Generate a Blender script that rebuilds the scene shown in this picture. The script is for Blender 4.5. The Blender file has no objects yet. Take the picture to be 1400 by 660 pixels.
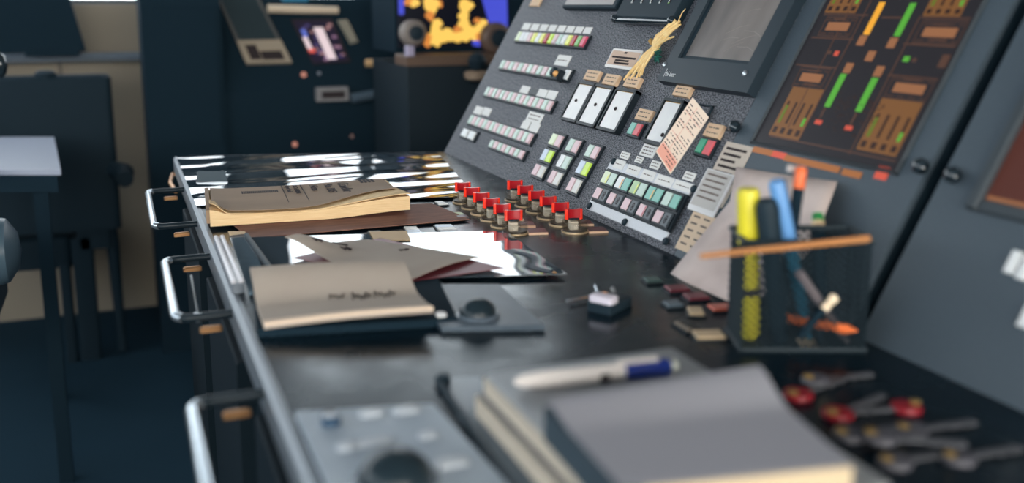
import bpy, math, random
from mathutils import Matrix, Vector, noise
random.seed(7)
SC = bpy.context.scene
COL = SC.collection

# ------------------------------------------------------------------ camera geometry
F, PX, PY = 1350.0, 700.0, 260.0          # focal length and principal point in 1400x660 pixels
VX, VY = 152.0, 4.0                       # where the long edges of the desk meet
ZD, ZC = 0.80, 1.10                       # desk height, eye height
dd = Vector((VX - PX, PY - VY, F)).normalized()
hh = Vector((VX + 1000 - PX, PY - VY, F)).normalized()
nn = dd.cross(hh).normalized()
if nn.y < 0: nn = -nn
ll = nn.cross(dd).normalized()
if ll.x < 0: ll = -ll
CAM = Vector((0, 0, ZC))
def ray(px, py):
    c = Vector((px - PX, PY - py, F))
    return Vector((c.dot(ll), c.dot(dd), c.dot(nn)))
def hit(px, py, n, d):
    r = ray(px, py)
    return CAM + r * ((d - n.dot(CAM)) / n.dot(r))
def desk(px, py, z=ZD):                   # point on a level plane
    return hit(px, py, Vector((0, 0, 1)), z)
CAM.x = -desk(237, 213).x                 # front edge of the desk is x = 0
XB = desk(750, 272).x                     # foot of the sloped panel
TH = math.radians(60)
PN = Vector((-math.sin(TH), 0, math.cos(TH)))
PO = Vector((XB, 0, ZD))
PM = Matrix(((0, math.cos(TH), PN.x, PO.x), (-1, 0, 0, PO.y), (0, math.sin(TH), PN.z, PO.z), (0, 0, 0, 1)))
PMI = PM.inverted()
def pan(px, py, h=0.0):                   # point on the sloped panel in its own axes (along, up, out)
    return PMI @ hit(px, py, PN, PN.dot(PO) + h)
def far(px, py, Y):                       # point on the upright plane at depth Y
    return hit(px, py, Vector((0, 1, 0)), Y)

# ------------------------------------------------------------------ materials
def lin(c):
    c = c / 255.0
    return c / 12.92 if c <= 0.04045 else ((c + 0.055) / 1.055) ** 2.4
def rgb(t): return (lin(t[0]), lin(t[1]), lin(t[2]), 1)
MATS = {}
def mat(name, col, rough=0.5, spec=0.5, metal=0.0, emit=None, es=0.0, trans=0.0, coat=0.0, var=0.0, vscale=60.0, stretch=None, bump=0.0, bscale=200.0, col2=None, ior=1.45, alpha=1.0):
    if name in MATS: return MATS[name]
    m = bpy.data.materials.new(name); m.use_nodes = True
    nt = m.node_tree; b = nt.nodes['Principled BSDF']
    b.inputs['Base Color'].default_value = rgb(col)
    b.inputs['Roughness'].default_value = rough
    b.inputs['Specular IOR Level'].default_value = spec
    b.inputs['Metallic'].default_value = metal
    b.inputs['Transmission Weight'].default_value = trans
    b.inputs['Coat Weight'].default_value = coat
    b.inputs['Coat Roughness'].default_value = 0.04
    b.inputs['IOR'].default_value = ior
    b.inputs['Alpha'].default_value = alpha
    if emit:
        b.inputs['Emission Color'].default_value = rgb(emit); b.inputs['Emission Strength'].default_value = es
    if var or bump:
        tc = nt.nodes.new('ShaderNodeTexCoord'); mp = nt.nodes.new('ShaderNodeMapping')
        nt.links.new(tc.outputs['Object'], mp.inputs['Vector'])
        if stretch: mp.inputs['Scale'].default_value = stretch
    if var:
        n = nt.nodes.new('ShaderNodeTexNoise'); n.inputs['Scale'].default_value = vscale; n.inputs['Detail'].default_value = 3
        nt.links.new(mp.outputs['Vector'], n.inputs['Vector'])
        r = nt.nodes.new('ShaderNodeValToRGB')
        r.color_ramp.elements[0].position = 0.5 - 0.5 * var; r.color_ramp.elements[1].position = 0.5 + 0.5 * var
        r.color_ramp.elements[0].color = rgb(col); r.color_ramp.elements[1].color = rgb(col2 or col)
        nt.links.new(n.outputs['Fac'], r.inputs['Fac']); nt.links.new(r.outputs['Color'], b.inputs['Base Color'])
    if bump:
        n2 = nt.nodes.new('ShaderNodeTexNoise'); n2.inputs['Scale'].default_value = bscale; n2.inputs['Detail'].default_value = 2
        nt.links.new(mp.outputs['Vector'], n2.inputs['Vector'])
        bp = nt.nodes.new('ShaderNodeBump'); bp.inputs['Strength'].default_value = bump; bp.inputs['Distance'].default_value = 0.002
        nt.links.new(n2.outputs['Fac'], bp.inputs['Height']); nt.links.new(bp.outputs['Normal'], b.inputs['Normal'])
    MATS[name] = m
    return m
# smudged gloss on the desk top: roughness varies in patches
BLACK = mat('black paint', (32, 48, 58), 0.55, 0.2)
SOFTBLACK = mat('dull black', (27, 44, 55), 0.85, 0.06)
DESKM = mat('dark desk top', (12, 26, 35), 0.2, 0.22, var=0.5, vscale=16, col2=(18, 34, 44), bump=0.012, bscale=900)
DESKM.node_tree.nodes['Principled BSDF'].inputs['Specular Tint'].default_value = (0.62, 0.86, 1.0, 1)
_nt = DESKM.node_tree; _n = _nt.nodes.new('ShaderNodeTexNoise'); _n.inputs['Scale'].default_value = 11; _n.inputs['Detail'].default_value = 4
_t = _nt.nodes.new('ShaderNodeTexCoord'); _nt.links.new(_t.outputs['Object'], _n.inputs['Vector'])
_m = _nt.nodes.new('ShaderNodeMapRange'); _m.inputs['From Min'].default_value = 0.35; _m.inputs['From Max'].default_value = 0.65; _m.inputs['To Min'].default_value = 0.16; _m.inputs['To Max'].default_value = 0.34
_nt.links.new(_n.outputs['Fac'], _m.inputs['Value']); _nt.links.new(_m.outputs['Result'], _nt.nodes['Principled BSDF'].inputs['Roughness'])
PANELM = mat('hammered grey panel', (26, 36, 47), 0.55, 0.4, var=0.14, vscale=420, col2=(116, 118, 126), bump=0.5, bscale=420)
MODULEM = mat('smooth slate panel', (66, 78, 88), 0.5, 0.4, var=0.5, vscale=500, col2=(78, 90, 100))
HOUSING = mat('dark key housing', (24, 35, 43), 0.45, 0.35)
TRIM = mat('grey edge strip', (122, 130, 138), 0.42, 0.5, 0.4)
STEEL = mat('brushed steel', (190, 196, 202), 0.3, 0.5, 0.9)
CHROMEBLACK = mat('gloss black tube', (30, 42, 50), 0.12, 0.6, coat=0.5)
BRASS = mat('brass', (200, 150, 105), 0.35, 0.5, 0.8)
PLATE = mat('silver base plate', (196, 200, 206), 0.5, 0.5, 0.2, var=0.5, vscale=500, col2=(215, 218, 224))
PAPERW = mat('white paper', (232, 226, 222), 0.8, 0.2)
STICKER = mat('white sticker', (232, 232, 230), 0.6, 0.3)
TAN = mat('tan sticker', (222, 190, 158), 0.6, 0.3)
INK = mat('dark ink', (58, 52, 54), 0.8, 0.1)
FADED = mat('faded ink', (120, 110, 105), 0.8, 0.1)
MEMO = mat('grey memo paper', (172, 160, 150), 0.85, 0.15, var=0.6, vscale=25, col2=(178, 168, 158))
CREAM = mat('cream page edges', (232, 216, 190), 0.8, 0.15, var=0.5, vscale=60, stretch=(1, 1, 40), col2=(205, 186, 158))
KEYC = {k: mat('key ' + k, c, 0.35, 0.4) for k, c in dict(
    mint=(196, 218, 208), pink=(222, 192, 198), white=(232, 236, 238), pale=(226, 238, 204), yellow=(236, 240, 128), lime=(206, 240, 96),
    darkred=(172, 50, 66), hotpink=(222, 96, 122), green=(128, 186, 110), deepgreen=(52, 156, 122), coral=(214, 100, 108), blue=(206, 220, 238),
    teal=(128, 190, 178), grey=(214, 214, 210), sage=(176, 206, 160), dark=(66, 76, 84), amber=(240, 186, 110), crimson=(190, 40, 70)).items()}

# ------------------------------------------------------------------ mesh builder
class MB:
    def __init__(s): s.v = []; s.f = []; s.mi = []
    def add(s, vs, fs, mi=0):
        o = len(s.v); s.v += [tuple(p) for p in vs]
        for f in fs: s.f.append([i + o for i in f]); s.mi.append(mi)
    def prism(s, poly, z0, z1, mi=0, inset=0.0, ih=0.0):
        n = len(poly); vs = [(x, y, z0) for x, y in poly]
        area = sum(poly[i][0] * poly[(i + 1) % n][1] - poly[(i + 1) % n][0] * poly[i][1] for i in range(n))
        if area < 0: poly = poly[::-1]; vs = vs[::-1]
        rings = [[(x, y, z0) for x, y in poly]]
        if inset:
            cx = sum(p[0] for p in poly) / n; cy = sum(p[1] for p in poly) / n
            rings.append([(x, y, z1 - ih) for x, y in poly])
            q = []
            for x, y in poly:
                dx, dy = cx - x, cy - y
                q.append((x + math.copysign(min(inset, abs(dx)), dx), y + math.copysign(min(inset, abs(dy)), dy), z1))
            rings.append(q)
        else: rings.append([(x, y, z1) for x, y in poly])
        vs = [p for r in rings for p in r]; fs = [list(range(n))[::-1], [i + n * (len(rings) - 1) for i in range(n)]]
        for k in range(len(rings) - 1):
            for i in range(n):
                j = (i + 1) % n; fs.append([k * n + i, k * n + j, (k + 1) * n + j, (k + 1) * n + i])
        s.add(vs, fs, mi)
    def box(s, x0, x1, y0, y1, z0, z1, mi=0, ch=0.0):
        x0, x1 = min(x0, x1), max(x0, x1); y0, y1 = min(y0, y1), max(y0, y1)
        s.prism([(x0, y0), (x1, y0), (x1, y1), (x0, y1)], z0, z1, mi, ch, ch)
    def rbox(s, x0, x1, y0, y1, z0, z1, r, mi=0, ch=0.0, k=4):
        p = []
        for cx, cy, a in ((x1 - r, y0 + r, -90), (x1 - r, y1 - r, 0), (x0 + r, y1 - r, 90), (x0 + r, y0 + r, 180)):
            for i in range(k + 1):
                t = math.radians(a + 90 * i / k); p.append((cx + r * math.cos(t), cy + r * math.sin(t)))
        s.prism(p, z0, z1, mi, ch, ch)
    def lathe(s, c, prof, n=24, mi=0, axes=None, cap=True):
        ax = axes or (Vector((1, 0, 0)), Vector((0, 1, 0)), Vector((0, 0, 1))); c = Vector(c); vs = []
        for r, z in prof:
            for i in range(n):
                t = 2 * math.pi * i / n
                vs.append(c + ax[0] * (r * math.cos(t)) + ax[1] * (r * math.sin(t)) + ax[2] * z)
        fs = []
        for k in range(len(prof) - 1):
            for i in range(n):
                j = (i + 1) % n; fs.append([k * n + i, k * n + j, (k + 1) * n + j, (k + 1) * n + i])
        if cap: fs += [list(range(n))[::-1], [i + n * (len(prof) - 1) for i in range(n)]]
        s.add(vs, fs, mi)
    def tube(s, path, r, n=8, mi=0):
        path = [Vector(p) for p in path]; rs = r if isinstance(r, (list, tuple)) else [r] * len(path)
        vs = []; prev = None
        for k, p in enumerate(path):
            t = (path[min(k + 1, len(path) - 1)] - path[max(k - 1, 0)]).normalized()
            if prev is None:
                a = Vector((0, 0, 1)) if abs(t.z) < 0.9 else Vector((1, 0, 0)); u = t.cross(a).normalized()
            else: u = (prev - t * prev.dot(t)).normalized()
            prev = u; w = t.cross(u)
            for i in range(n):
                th = 2 * math.pi * i / n; vs.append(p + u * (rs[k] * math.cos(th)) + w * (rs[k] * math.sin(th)))
        fs = [list(range(n))[::-1], [i + n * (len(path) - 1) for i in range(n)]]
        for k in range(len(path) - 1):
            for i in range(n):
                j = (i + 1) % n; fs.append([k * n + i, k * n + j, (k + 1) * n + j, (k + 1) * n + i])
        s.add(vs, fs, mi)
    def sheet(s, fn, nu, nv, th, mi=0, mi_edge=None):
        # closed slab: fn(a, b) is the top surface, th (number or function) its thickness straight down
        T = th if callable(th) else (lambda a, b: th)
        top = []; bot = []
        for i in range(nu + 1):
            for j in range(nv + 1):
                a, b = i / nu, j / nv; p = Vector(fn(a, b)); top.append(p); bot.append(p - Vector((0, 0, T(a, b))))
        n = len(top); W = nv + 1; fs = []; fe = []
        for i in range(nu):
            for j in range(nv):
                q = [i * W + j, (i + 1) * W + j, (i + 1) * W + j + 1, i * W + j + 1]
                fs.append(q); fs.append([k + n for k in q[::-1]])
        loop = [i * W for i in range(nu + 1)] + [nu * W + j for j in range(1, nv + 1)] + [i * W + nv for i in range(nu - 1, -1, -1)] + [j for j in range(nv - 1, 0, -1)]
        for k in range(len(loop)):
            a, b = loop[k], loop[(k + 1) % len(loop)]; fe.append([b, a, a + n, b + n])
        s.add(top + bot, fs, mi); o = len(s.v) - 2 * n
        for f in fe: s.f.append([i + o for i in f]); s.mi.append(mi if mi_edge is None else mi_edge)
    def strip(s, pts, h, mi=0):   # flat polygon slab along z
        s.prism(pts, h[0], h[1], mi)
    def build(s, name, mats, parent=None, M=None, smooth=True, angle=40):
        me = bpy.data.meshes.new(name); me.from_pydata(s.v, [], s.f)
        for m in (mats if isinstance(mats, (list, tuple)) else [mats]): me.materials.append(m)
        me.polygons.foreach_set('material_index', s.mi)
        import bmesh
        bm = bmesh.new(); bm.from_mesh(me); bmesh.ops.recalc_face_normals(bm, faces=bm.faces); bm.to_mesh(me); bm.free()
        if smooth:
            me.polygons.foreach_set('use_smooth', [True] * len(me.polygons)); me.set_sharp_from_angle(angle=math.radians(angle))
        me.update()
        o = bpy.data.objects.new(name, me); COL.objects.link(o)
        if parent: o.parent = parent
        if M is not None: o.matrix_local = M
        return o
def tag(o, label=None, cat=None, group=None, kind=None):
    if label: o['label'] = label
    if cat: o['category'] = cat
    if group: o['group'] = group
    if kind: o['kind'] = kind
    return o
def thing(name, label, cat, M=None, group=None):
    o = bpy.data.objects.new(name, None); o.empty_display_size = 0.02; COL.objects.link(o)
    if M is not None: o.matrix_world = M
    return tag(o, label, cat, group)
def copy_tree(o, parent=None):
    c = o.copy(); COL.objects.link(c)
    if parent: c.parent = parent
    for ch in list(o.children): copy_tree(ch, c)
    return c
def lettering(text, size, parent, M, m, name='lettering', ext=0.0002):
    cu = bpy.data.curves.new('text', 'FONT'); cu.body = text; cu.size = size; cu.extrude = ext; cu.align_x = 'LEFT'
    t = bpy.data.objects.new('text', cu); COL.objects.link(t)
    dg = bpy.context.evaluated_depsgraph_get(); me = bpy.data.meshes.new_from_object(t.evaluated_get(dg))
    bpy.data.objects.remove(t); me.materials.clear(); me.materials.append(m); me.name = name
    o = bpy.data.objects.new(name, me); COL.objects.link(o); o.parent = parent; o.matrix_local = M
    return o
T = Matrix.Translation
def frame_at(p, e1, e2=None):             # axes on a level surface: x along e1, z up
    e1 = Vector((e1[0], e1[1], 0)).normalized(); e2 = Vector((-e1.y, e1.x, 0))
    return Matrix(((e1.x, e2.x, 0, p[0]), (e1.y, e2.y, 0, p[1]), (0, 0, 1, p[2]), (0, 0, 0, 1)))
def smoothstep(a, b, x):
    t = max(0, min(1, (x - a) / (b - a))); return t * t * (3 - 2 * t)

# ------------------------------------------------------------------ the room
YB, XL = 3.75, -2.5
FLOORM = mat('dark floor', (36, 58, 72), 0.85, 0.05, var=0.6, vscale=5, col2=(34, 55, 68))
WALLM = mat('cream wall panels', (150, 141, 127), 0.7, 0.2, var=0.7, vscale=3, col2=(138, 131, 121))
DARKWALL = mat('dark wall', (52, 74, 88), 0.7, 0.2)
SKYM = mat('overcast daylight', (255, 255, 255), 1, 0, emit=(236, 247, 255), es=3.2)
SKYFILL = mat('front fill daylight', (255, 255, 255), 1, 0, emit=(255, 250, 240), es=14.0)  # glow of unseen panes behind the camera, raised as front fill
b = MB(); b.box(XL, 4.2, -3.0, YB, -0.05, 0.0); tag(b.build('floor', FLOORM), kind='structure')
ZW0, ZW1 = 1.10, 2.2
b = MB(); b.box(XL, 4.2, YB, YB + 0.1, 0, 0.90); b.box(XL, 4.2, YB + 0.02, YB + 0.1, 0.90, ZW0 - 0.004); tag(b.build('wall_back', WALLM), kind='structure')
b = MB(); b.box(XL, 4.2, YB, YB + 0.1, ZW1, 2.6); tag(b.build('wall_back_upper', DARKWALL), kind='structure')
b = MB(); b.box(XL, 4.2, YB - 0.10, YB + 0.02, 0.905, 0.93, ch=0.006); tag(b.build('trim_1', mat('slate ledge', (78, 92, 106), 0.5, 0.3)), kind='structure')
b = MB(); b.box(XL - 0.1, XL, -3.0, YB + 0.1, 0, ZW0); tag(b.build('wall_left', DARKWALL), kind='structure')
b = MB(); b.box(XL - 0.1, XL, -3.0, YB + 0.1, ZW1, 2.6); tag(b.build('wall_left_upper', DARKWALL), kind='structure')
b = MB(); b.box(far(82, 90, YB).x - 0.006, far(82, 90, YB).x + 0.006, YB - 0.008, YB, 0, 0.905); tag(b.build('trim_2', mat('seam strip', (112, 106, 100), 0.6, 0.2)), kind='structure')
b = MB(); b.box(XL, 4.2, -3.1, -3.0, 0, ZW0); tag(b.build('wall_front', DARKWALL), kind='structure')
b = MB(); b.box(XL, 4.2, -3.1, -3.0, ZW1, 2.6); tag(b.build('wall_front_upper', DARKWALL), kind='structure')
nwin = 0
def window(x0, x1, y0, y1, along_x, YB=YB):
    global nwin; nwin += 1
    r = bpy.data.objects.new('window_%d' % nwin, None); COL.objects.link(r); tag(r, kind='structure')
    fr = MB(); pn = MB(); w = 0.03
    if along_x:
        for a, c, z0, z1 in ((x0, x1, ZW0, ZW0 + 0.012), (x0, x1, ZW1 - w, ZW1), (x0, x0 + w, ZW0, ZW1), (x1 - w, x1, ZW0, ZW1)): fr.box(a, c, YB + 0.02, YB + 0.08, z0, z1)
        pn.box(x0 + w, x1 - w, YB + 0.045, YB + 0.055, ZW0 + 0.012, ZW1 - w)
    else:
        for a, c, z0, z1 in ((y0, y1, ZW0, ZW0 + w), (y0, y1, ZW1 - w, ZW1), (y0, y0 + w, ZW0, ZW1), (y1 - w, y1, ZW0, ZW1)): fr.box(XL - 0.08, XL - 0.02, a, c, z0, z1)
        pn.box(XL - 0.055, XL - 0.045, y0 + w, y1 - w, ZW0 + w, ZW1 - w)
    fr.build('window_frame', mat('dark window frame', (50, 66, 78), 0.5, 0.3), r); pn.build('pane', SKYFILL if YB < 0 else SKYM, r)
x = XL
while x < 4.1: window(x, min(x + 1.1, 4.2), 0, 0, True); x += 1.1
x = XL
while x < 1.9: window(x, x + 1.1, 0, 0, True, -3.1); x += 1.1  # unseen windows behind the camera, added to light surfaces facing it
y = -3.0
while y < YB - 0.2: window(0, 0, y, min(y + 1.1, YB), False); y += 1.1

# ------------------------------------------------------------------ control desk
Y0 = 0.30
FL = desk(237, 213); FR = desk(607, 208)
def rot2(p): return (p.x, p.y)
DESK = thing('control_desk', 'long black control desk with silver edge trim running below the sloped grey panel', 'desk', T((0, 0, 0)))
DT = [(0.008, Y0), (XB, Y0), (XB, FR.y), (0.03, FL.y - 0.005), (0.008, FL.y - 0.03)]
b = MB(); b.prism(DT, ZD - 0.03, ZD); b.build('desktop', DESKM, DESK)
b = MB()
prof = [(-0.001, ZD - 0.03), (-0.001, ZD - 0.004), (0.0035, ZD + 0.0006), (0.0085, ZD + 0.0006), (0.0085, ZD - 0.03)]
for k in range(1):
    ys = [Y0, FL.y - 0.012]; n = len(prof)
    vs = [(px_, yy, pz) for yy in ys for px_, pz in prof]
    b.add(vs, [list(range(n))[::-1], [i + n for i in range(n)]] + [[i, (i + 1) % n, (i + 1) % n + n, i + n] for i in range(n)])
b.build('edge_trim', TRIM, DESK, smooth=False)
b = MB(); b.box(0.012, XB, Y0, FR.y - 0.0, 0.06, ZD - 0.031); b.box(0.06, XB, Y0, FR.y - 0.02, 0.0, 0.06); b.build('body', mat('black desk front', (19, 32, 40), 0.7, 0.1), DESK)
# cupboard doors under the desk, each with its grab handle
hz = ZD - 0.012
for k, (y_far, y_near) in enumerate(((262, 311), (358, 441), (560, 790))):
    a = desk(203, y_far, hz).y; c = desk(203, y_near, hz).y
    xo = desk({0: 203, 1: 228, 2: 268}[k], {0: 268, 1: 375, 2: 590}[k], hz).x
    dr = MB(); dr.box(-0.004, 0.012, (a + c) / 2 - 0.17, (a + c) / 2 + 0.17, 0.10, ZD - 0.05, ch=0.002)
    D = dr.build('door', mat('black desk front', (19, 32, 40), 0.7, 0.1), DESK)
    path = []
    r_ = 0.016
    for cx, cy, a0 in ((xo + r_, a - r_, 90), (xo + r_, c + r_, 180)):
        for i in range(6):
            t = math.radians(a0 + 90 * i / 5); path.append((cx + r_ * math.cos(t), cy + r_ * math.sin(t), hz))
    path = [(0.0, a, hz)] + path + [(0.0, c, hz)]
    h = MB(); h.tube(path[:4], 0.0044, 10, 1); h.tube(path[3:-3], 0.0050, 12, 0); h.tube(path[-4:], 0.0044, 10, 1); hd = h.build('handle', [mat('handle lit bar', (176, 186, 194), 0.25, 0.6, 0.8), mat('handle unlit leg', (26, 38, 46), 0.4, 0.3)], D)  # window highlight put into the pale bar colour, legs darkened as unlit
    for yy in (a, c):
        s = MB(); s.rbox(-0.034, -0.012, yy - 0.005, yy + 0.001, hz - 0.016, hz - 0.010, 0.002, ch=0.0015); s.build('bracket', BRASS, D)
# lanyard hanging in the second handle
lk = thing('key_lanyard', 'thin cord with small metal clips hanging by the middle grab handle', 'lanyard', T((0, 0, 0)))
p0 = desk(262, 383, hz); p1 = desk(270, 425, hz - 0.02)
s = MB(); s.tube([(p0.x, p0.y, hz + 0.006), p0.lerp(p1, 0.5), p1], 0.0012, 6); s.build('cord', mat('grey cord', (150, 155, 160), 0.6), lk)
s = MB()
for i in range(5): s.rbox(p1.x - 0.004 + 0.003 * (i % 2), p1.x + 0.001 + 0.003 * (i % 2), p1.y - 0.006 * i - 0.005, p1.y - 0.006 * i, p1.z - 0.004, p1.z - 0.001 + 0.001 * i, 0.0012)
s.build('clip', STEEL, lk)
# small hook at the far end of the desk front
hk = bpy.data.objects.new('hook', None); COL.objects.link(hk); hk.parent = DESK; hk['label'] = 'small bent copper-coloured hook at the far corner'
pa = desk(236, 235, ZD - 0.03); pb = desk(240, 258, ZD - 0.03)
s = MB(); s.tube([(0.01, pa.y, ZD - 0.035), (pa.x, pa.y, ZD - 0.035), (pb.x - 0.004, (pa.y + pb.y) / 2, ZD - 0.035), (pb.x, pb.y, ZD - 0.035)], 0.004, 8); s.build('hook_arm', BRASS, hk)
s = MB(); s.box(0.008, 0.013, pa.y - 0.02, pa.y + 0.02, ZD - 0.055, ZD - 0.032); s.build('hook_plate', BLACK, hk)

# ------------------------------------------------------------------ sloped panel
LP = 0.56
def wedge(u0, u1, name, label, m, v1=LP, front=None):
    root = thing(name, label, 'control panel', PM)
    f = MB(); f.box(u0, u1, 0.0, v1, -0.006, 0.0); f.build('face_plate', m, root)
    # the cabinet behind the plate, in world axes
    c, s_ = math.cos(TH), math.sin(TH)
    pr = [(XB + 0.006, ZD), (XB + 0.006 + v1 * c, ZD + v1 * s_ - 0.004), (XB + v1 * c + 0.30, ZD + v1 * s_ - 0.004), (XB + 0.45, 0.002), (XB + 0.006, 0.002)]
    n5 = 5; g = MB(); vs = [PMI @ Vector((px_, -u, pz)) for u in (u0 + 0.002, u1 - 0.002) for px_, pz in pr]
    vs = [PMI @ Vector((px_, PO.y - u, pz)) for u in (u0 + 0.002, u1 - 0.002) for px_, pz in pr]
    g.add(vs, [[4, 3, 2, 1, 0], [5, 6, 7, 8, 9]] + [[i, (i + 1) % 5, (i + 1) % 5 + 5, i + 5] for i in range(5)])
    g.build('housing', BLACK, root, smooth=False)
    return root
uL = pan(607, 208).x; uM = pan(1004, 190).x; uG0 = pan(1198, 368).x; uG1 = pan(1218, 378).x
PANEL = wedge(uL, uM - 0.001, 'instrument_panel', 'sloped hammered grey instrument panel crowded with rows of keys above the black desk', PANELM)
MODULE = wedge(uM, uG0, 'display_console', 'slate grey console section holding the amber and green bar graph screen', MODULEM)
NEIGH = wedge(uG1, -0.32, 'neighbouring_console', 'dark slate console section beyond the narrow gap, with brown screen at picture edge', MODULEM)
g = MB(); g.box(uG0 + 0.001, uG1 - 0.001, 0, LP, -0.05, -0.03); g.build('gap_strip', SOFTBLACK, MODULE)

def rectpx(bl, br, tl, tr, h=0.0):
    q = [pan(p[0], p[1], h) for p in (bl, br, tl, tr)]
    return ((q[0].x + q[2].x) / 2, (q[1].x + q[3].x) / 2, (q[0].y + q[1].y) / 2, (q[2].y + q[3].y) / 2)
def ctr(r, z=0.0): return PM @ T(((r[0] + r[1]) / 2, (r[2] + r[3]) / 2, z))
def loc(r, o): return (r[0] - (o[0] + o[1]) / 2, r[1] - (o[0] + o[1]) / 2, r[2] - (o[2] + o[3]) / 2, r[3] - (o[2] + o[3]) / 2)

def sticker(parent, r, m=STICKER, lines=2, th=0.0012, z=0.0002, name='label_plate', ink=FADED, pad=0.15):
    s = MB(); s.box(*r, z, z + th, 0, min(0.0004, th / 2))
    w, hgt = r[1] - r[0], r[3] - r[2]
    for k in range(lines):
        yc = r[3] - hgt * (k + 0.7 + 0.1) / (lines + 0.6); xx = r[0] + w * pad
        while xx < r[1] - w * pad:
            e = min(r[1] - w * pad, xx + w * random.uniform(0.08, 0.25))
            s.box(xx, e, yc - hgt * 0.05, yc + hgt * 0.05, z + th - 0.0001, z + th + 0.00012, 1); xx = e + w * 0.05
    return s.build(name, [m, ink], parent, smooth=False)

def key_strip(label, quad, keys, group, labels=(), rows=1, h=0.0042, frame=0.0022):
    o = rectpx(*quad, h=h)
    root = thing('key_strip', label, 'key strip', ctr(o), group)
    r = loc(o, o)
    s = MB(); s.box(*r, 0, h, ch=0.0012); s.build('key_housing', HOUSING, root, smooth=False)
    n = len(keys); w = (r[1] - r[0] - 2 * frame) / n
    for i, k in enumerate(keys):
        if k is None: continue
        s = MB(); x0 = r[0] + frame + i * w + w * 0.13
        s.box(x0, x0 + w * 0.74, r[2] + frame * 1.6, r[3] - frame * 1.6, h - 0.001, h + 0.0035, ch=0.0012)
        s.build('key', KEYC[k], root, smooth=False)
    for q, lines, m in labels:
        sticker(root, loc(rectpx(*q), o), m, lines)
    return root
def around(cx, cy, w, h_):   # pixel quad of a small tag leaning like the panel
    return ((cx - w / 2 - h_ * 0.29, cy + h_ / 2 - w * 0.1), (cx + w / 2 - h_ * 0.29, cy + h_ / 2 + w * 0.1), (cx - w / 2 + h_ * 0.29, cy - h_ / 2 - w * 0.1), (cx + w / 2 + h_ * 0.29, cy - h_ / 2 + w * 0.1))
GK = 'key strips on the sloped panel'
mp = lambda n, a='mint', c='pink': [a if i % 2 == 0 else c for i in range(n)]
q8 = []
for i in range(8):
    t = i / 7; q8.append((around(720 + 84 * t, 36.5 + 5.5 * t, 9, 9), 0, STICKER))
key_strip('topmost long strip of sixteen yellow, red and white keys under eight white tags', ((702.5, 57.5), (797.5, 67.5), (711.5, 41.7), (808, 48)),
          ['pale', 'white', 'white', 'pink', 'yellow', 'white', 'yellow', 'darkred', 'lime', 'pink', 'mint', 'white', 'yellow', 'darkred', 'green', 'hotpink'], GK, q8)
R2 = key_strip('second long strip of pale keys interrupted by a black knob with amber lamp', ((682, 96), (777, 112), (687, 81.5), (784, 93)),
          mp(11) + [None, None, 'white'], GK, [(around(770, 83, 17, 14), 1, STICKER)])
key_strip('third long strip of sixteen mint and pink keys with four square tags above', ((660, 131.7), (751, 155.7), (668, 119.3), (763, 134.6)), mp(16), GK,
          [(around(718, 123, 11, 10), 0, STICKER), (around(731, 126, 10, 8), 0, HOUSING), (around(742, 127.5, 12, 10), 0, STICKER), (around(755, 130, 12, 11), 0, STICKER)])
key_strip('fourth long strip of sixteen mint and pink keys under paired white tags', ((638, 170), (722, 200), (645.6, 156.5), (735.7, 181)), mp(15) + ['pink'], GK,
          [(around(654.5, 151, 10, 10), 0, STICKER), (around(665.7, 153, 10, 10), 0, STICKER), (around(719, 171, 10, 10), 0, STICKER), (around(731, 174.5, 12, 11), 0, STICKER), (around(731.5, 161, 20, 13), 2, STICKER)])
key_strip('tiny two-key strip at the lower far corner of the sloped panel', ((628.6, 187), (645.6, 194.7), (635, 173.5), (655.6, 180)), ['white', 'white'], GK)
key_strip('short lowest strip of eight mint and pink keys by the panel foot', ((666.8, 202), (712.4, 221), (673, 190.4), (723, 204)), mp(8), GK)

# black knob clamped on the second strip
o = rectpx((752, 106), (770, 112), (757, 92), (776, 97), h=0.012)
root = thing('clamp_knob', 'black rotary knob with amber lamp sitting on the second key strip', 'knob', ctr(o, 0.006))
s = MB(); s.lathe((-0.009, 0.001, 0), [(0.009, 0), (0.010, 0.004), (0.008, 0.015), (0.006, 0.017)], 20); s.build('knob', BLACK, root)
s = MB(); s.rbox(-0.006, 0.014, -0.012, 0.008, 0, 0.012, 0.003, ch=0.0015); s.build('clamp', HOUSING, root)
s = MB(); s.lathe((0.004, -0.002, 0.012), [(0.0055, 0), (0.0055, 0.002), (0.0035, 0.005), (0.0005, 0.006)], 16); s.build('lamp', mat('amber lamp', (230, 170, 100), 0.25, 0.6), root)

# three columns of paired keys
pairs = {(0, 0): ('pale', 'pink'), (0, 1): ('blue', 'lime'), (0, 2): ('pink', 'grey'), (1, 0): ('mint', 'pink'), (1, 1): ('white', 'mint'), (1, 2): ('pink', 'grey'),
         (2, 0): ('mint', 'pink'), (2, 1): ('blue', 'lime'), (2, 2): ('pink', 'grey')}
qp = {(0, 0): ((748.5, 199), (764.4, 204), (758, 180.5), (773.5, 184.7)), (0, 1): ((738, 220), (750, 225), (746, 201.5), (762, 206)), (0, 2): ((726, 240), (740, 246.6), (734.7, 222), (750, 227)),
      (1, 0): ((771.8, 207.4), (787, 212), (782, 187.6), (798, 192)), (1, 1): ((759.5, 229.7), (774, 234), (769, 209), (784.5, 214)), (1, 2): ((747.4, 251), (762, 257), (757, 231), (773, 236)),
      (2, 0): ((797.5, 214.5), (813, 220.7), (808.4, 196), (825, 200)), (2, 1): ((785.5, 238), (801, 243.6), (796.5, 217.5), (812.5, 222)), (2, 2): ((773, 261), (788, 267.8), (783.3, 240.8), (799, 245.5))}
PC = {0: 'farthest', 1: 'middle', 2: 'closest to the ribbed button block'}
PR = {0: 'upper', 1: 'centre', 2: 'lower'}
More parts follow.
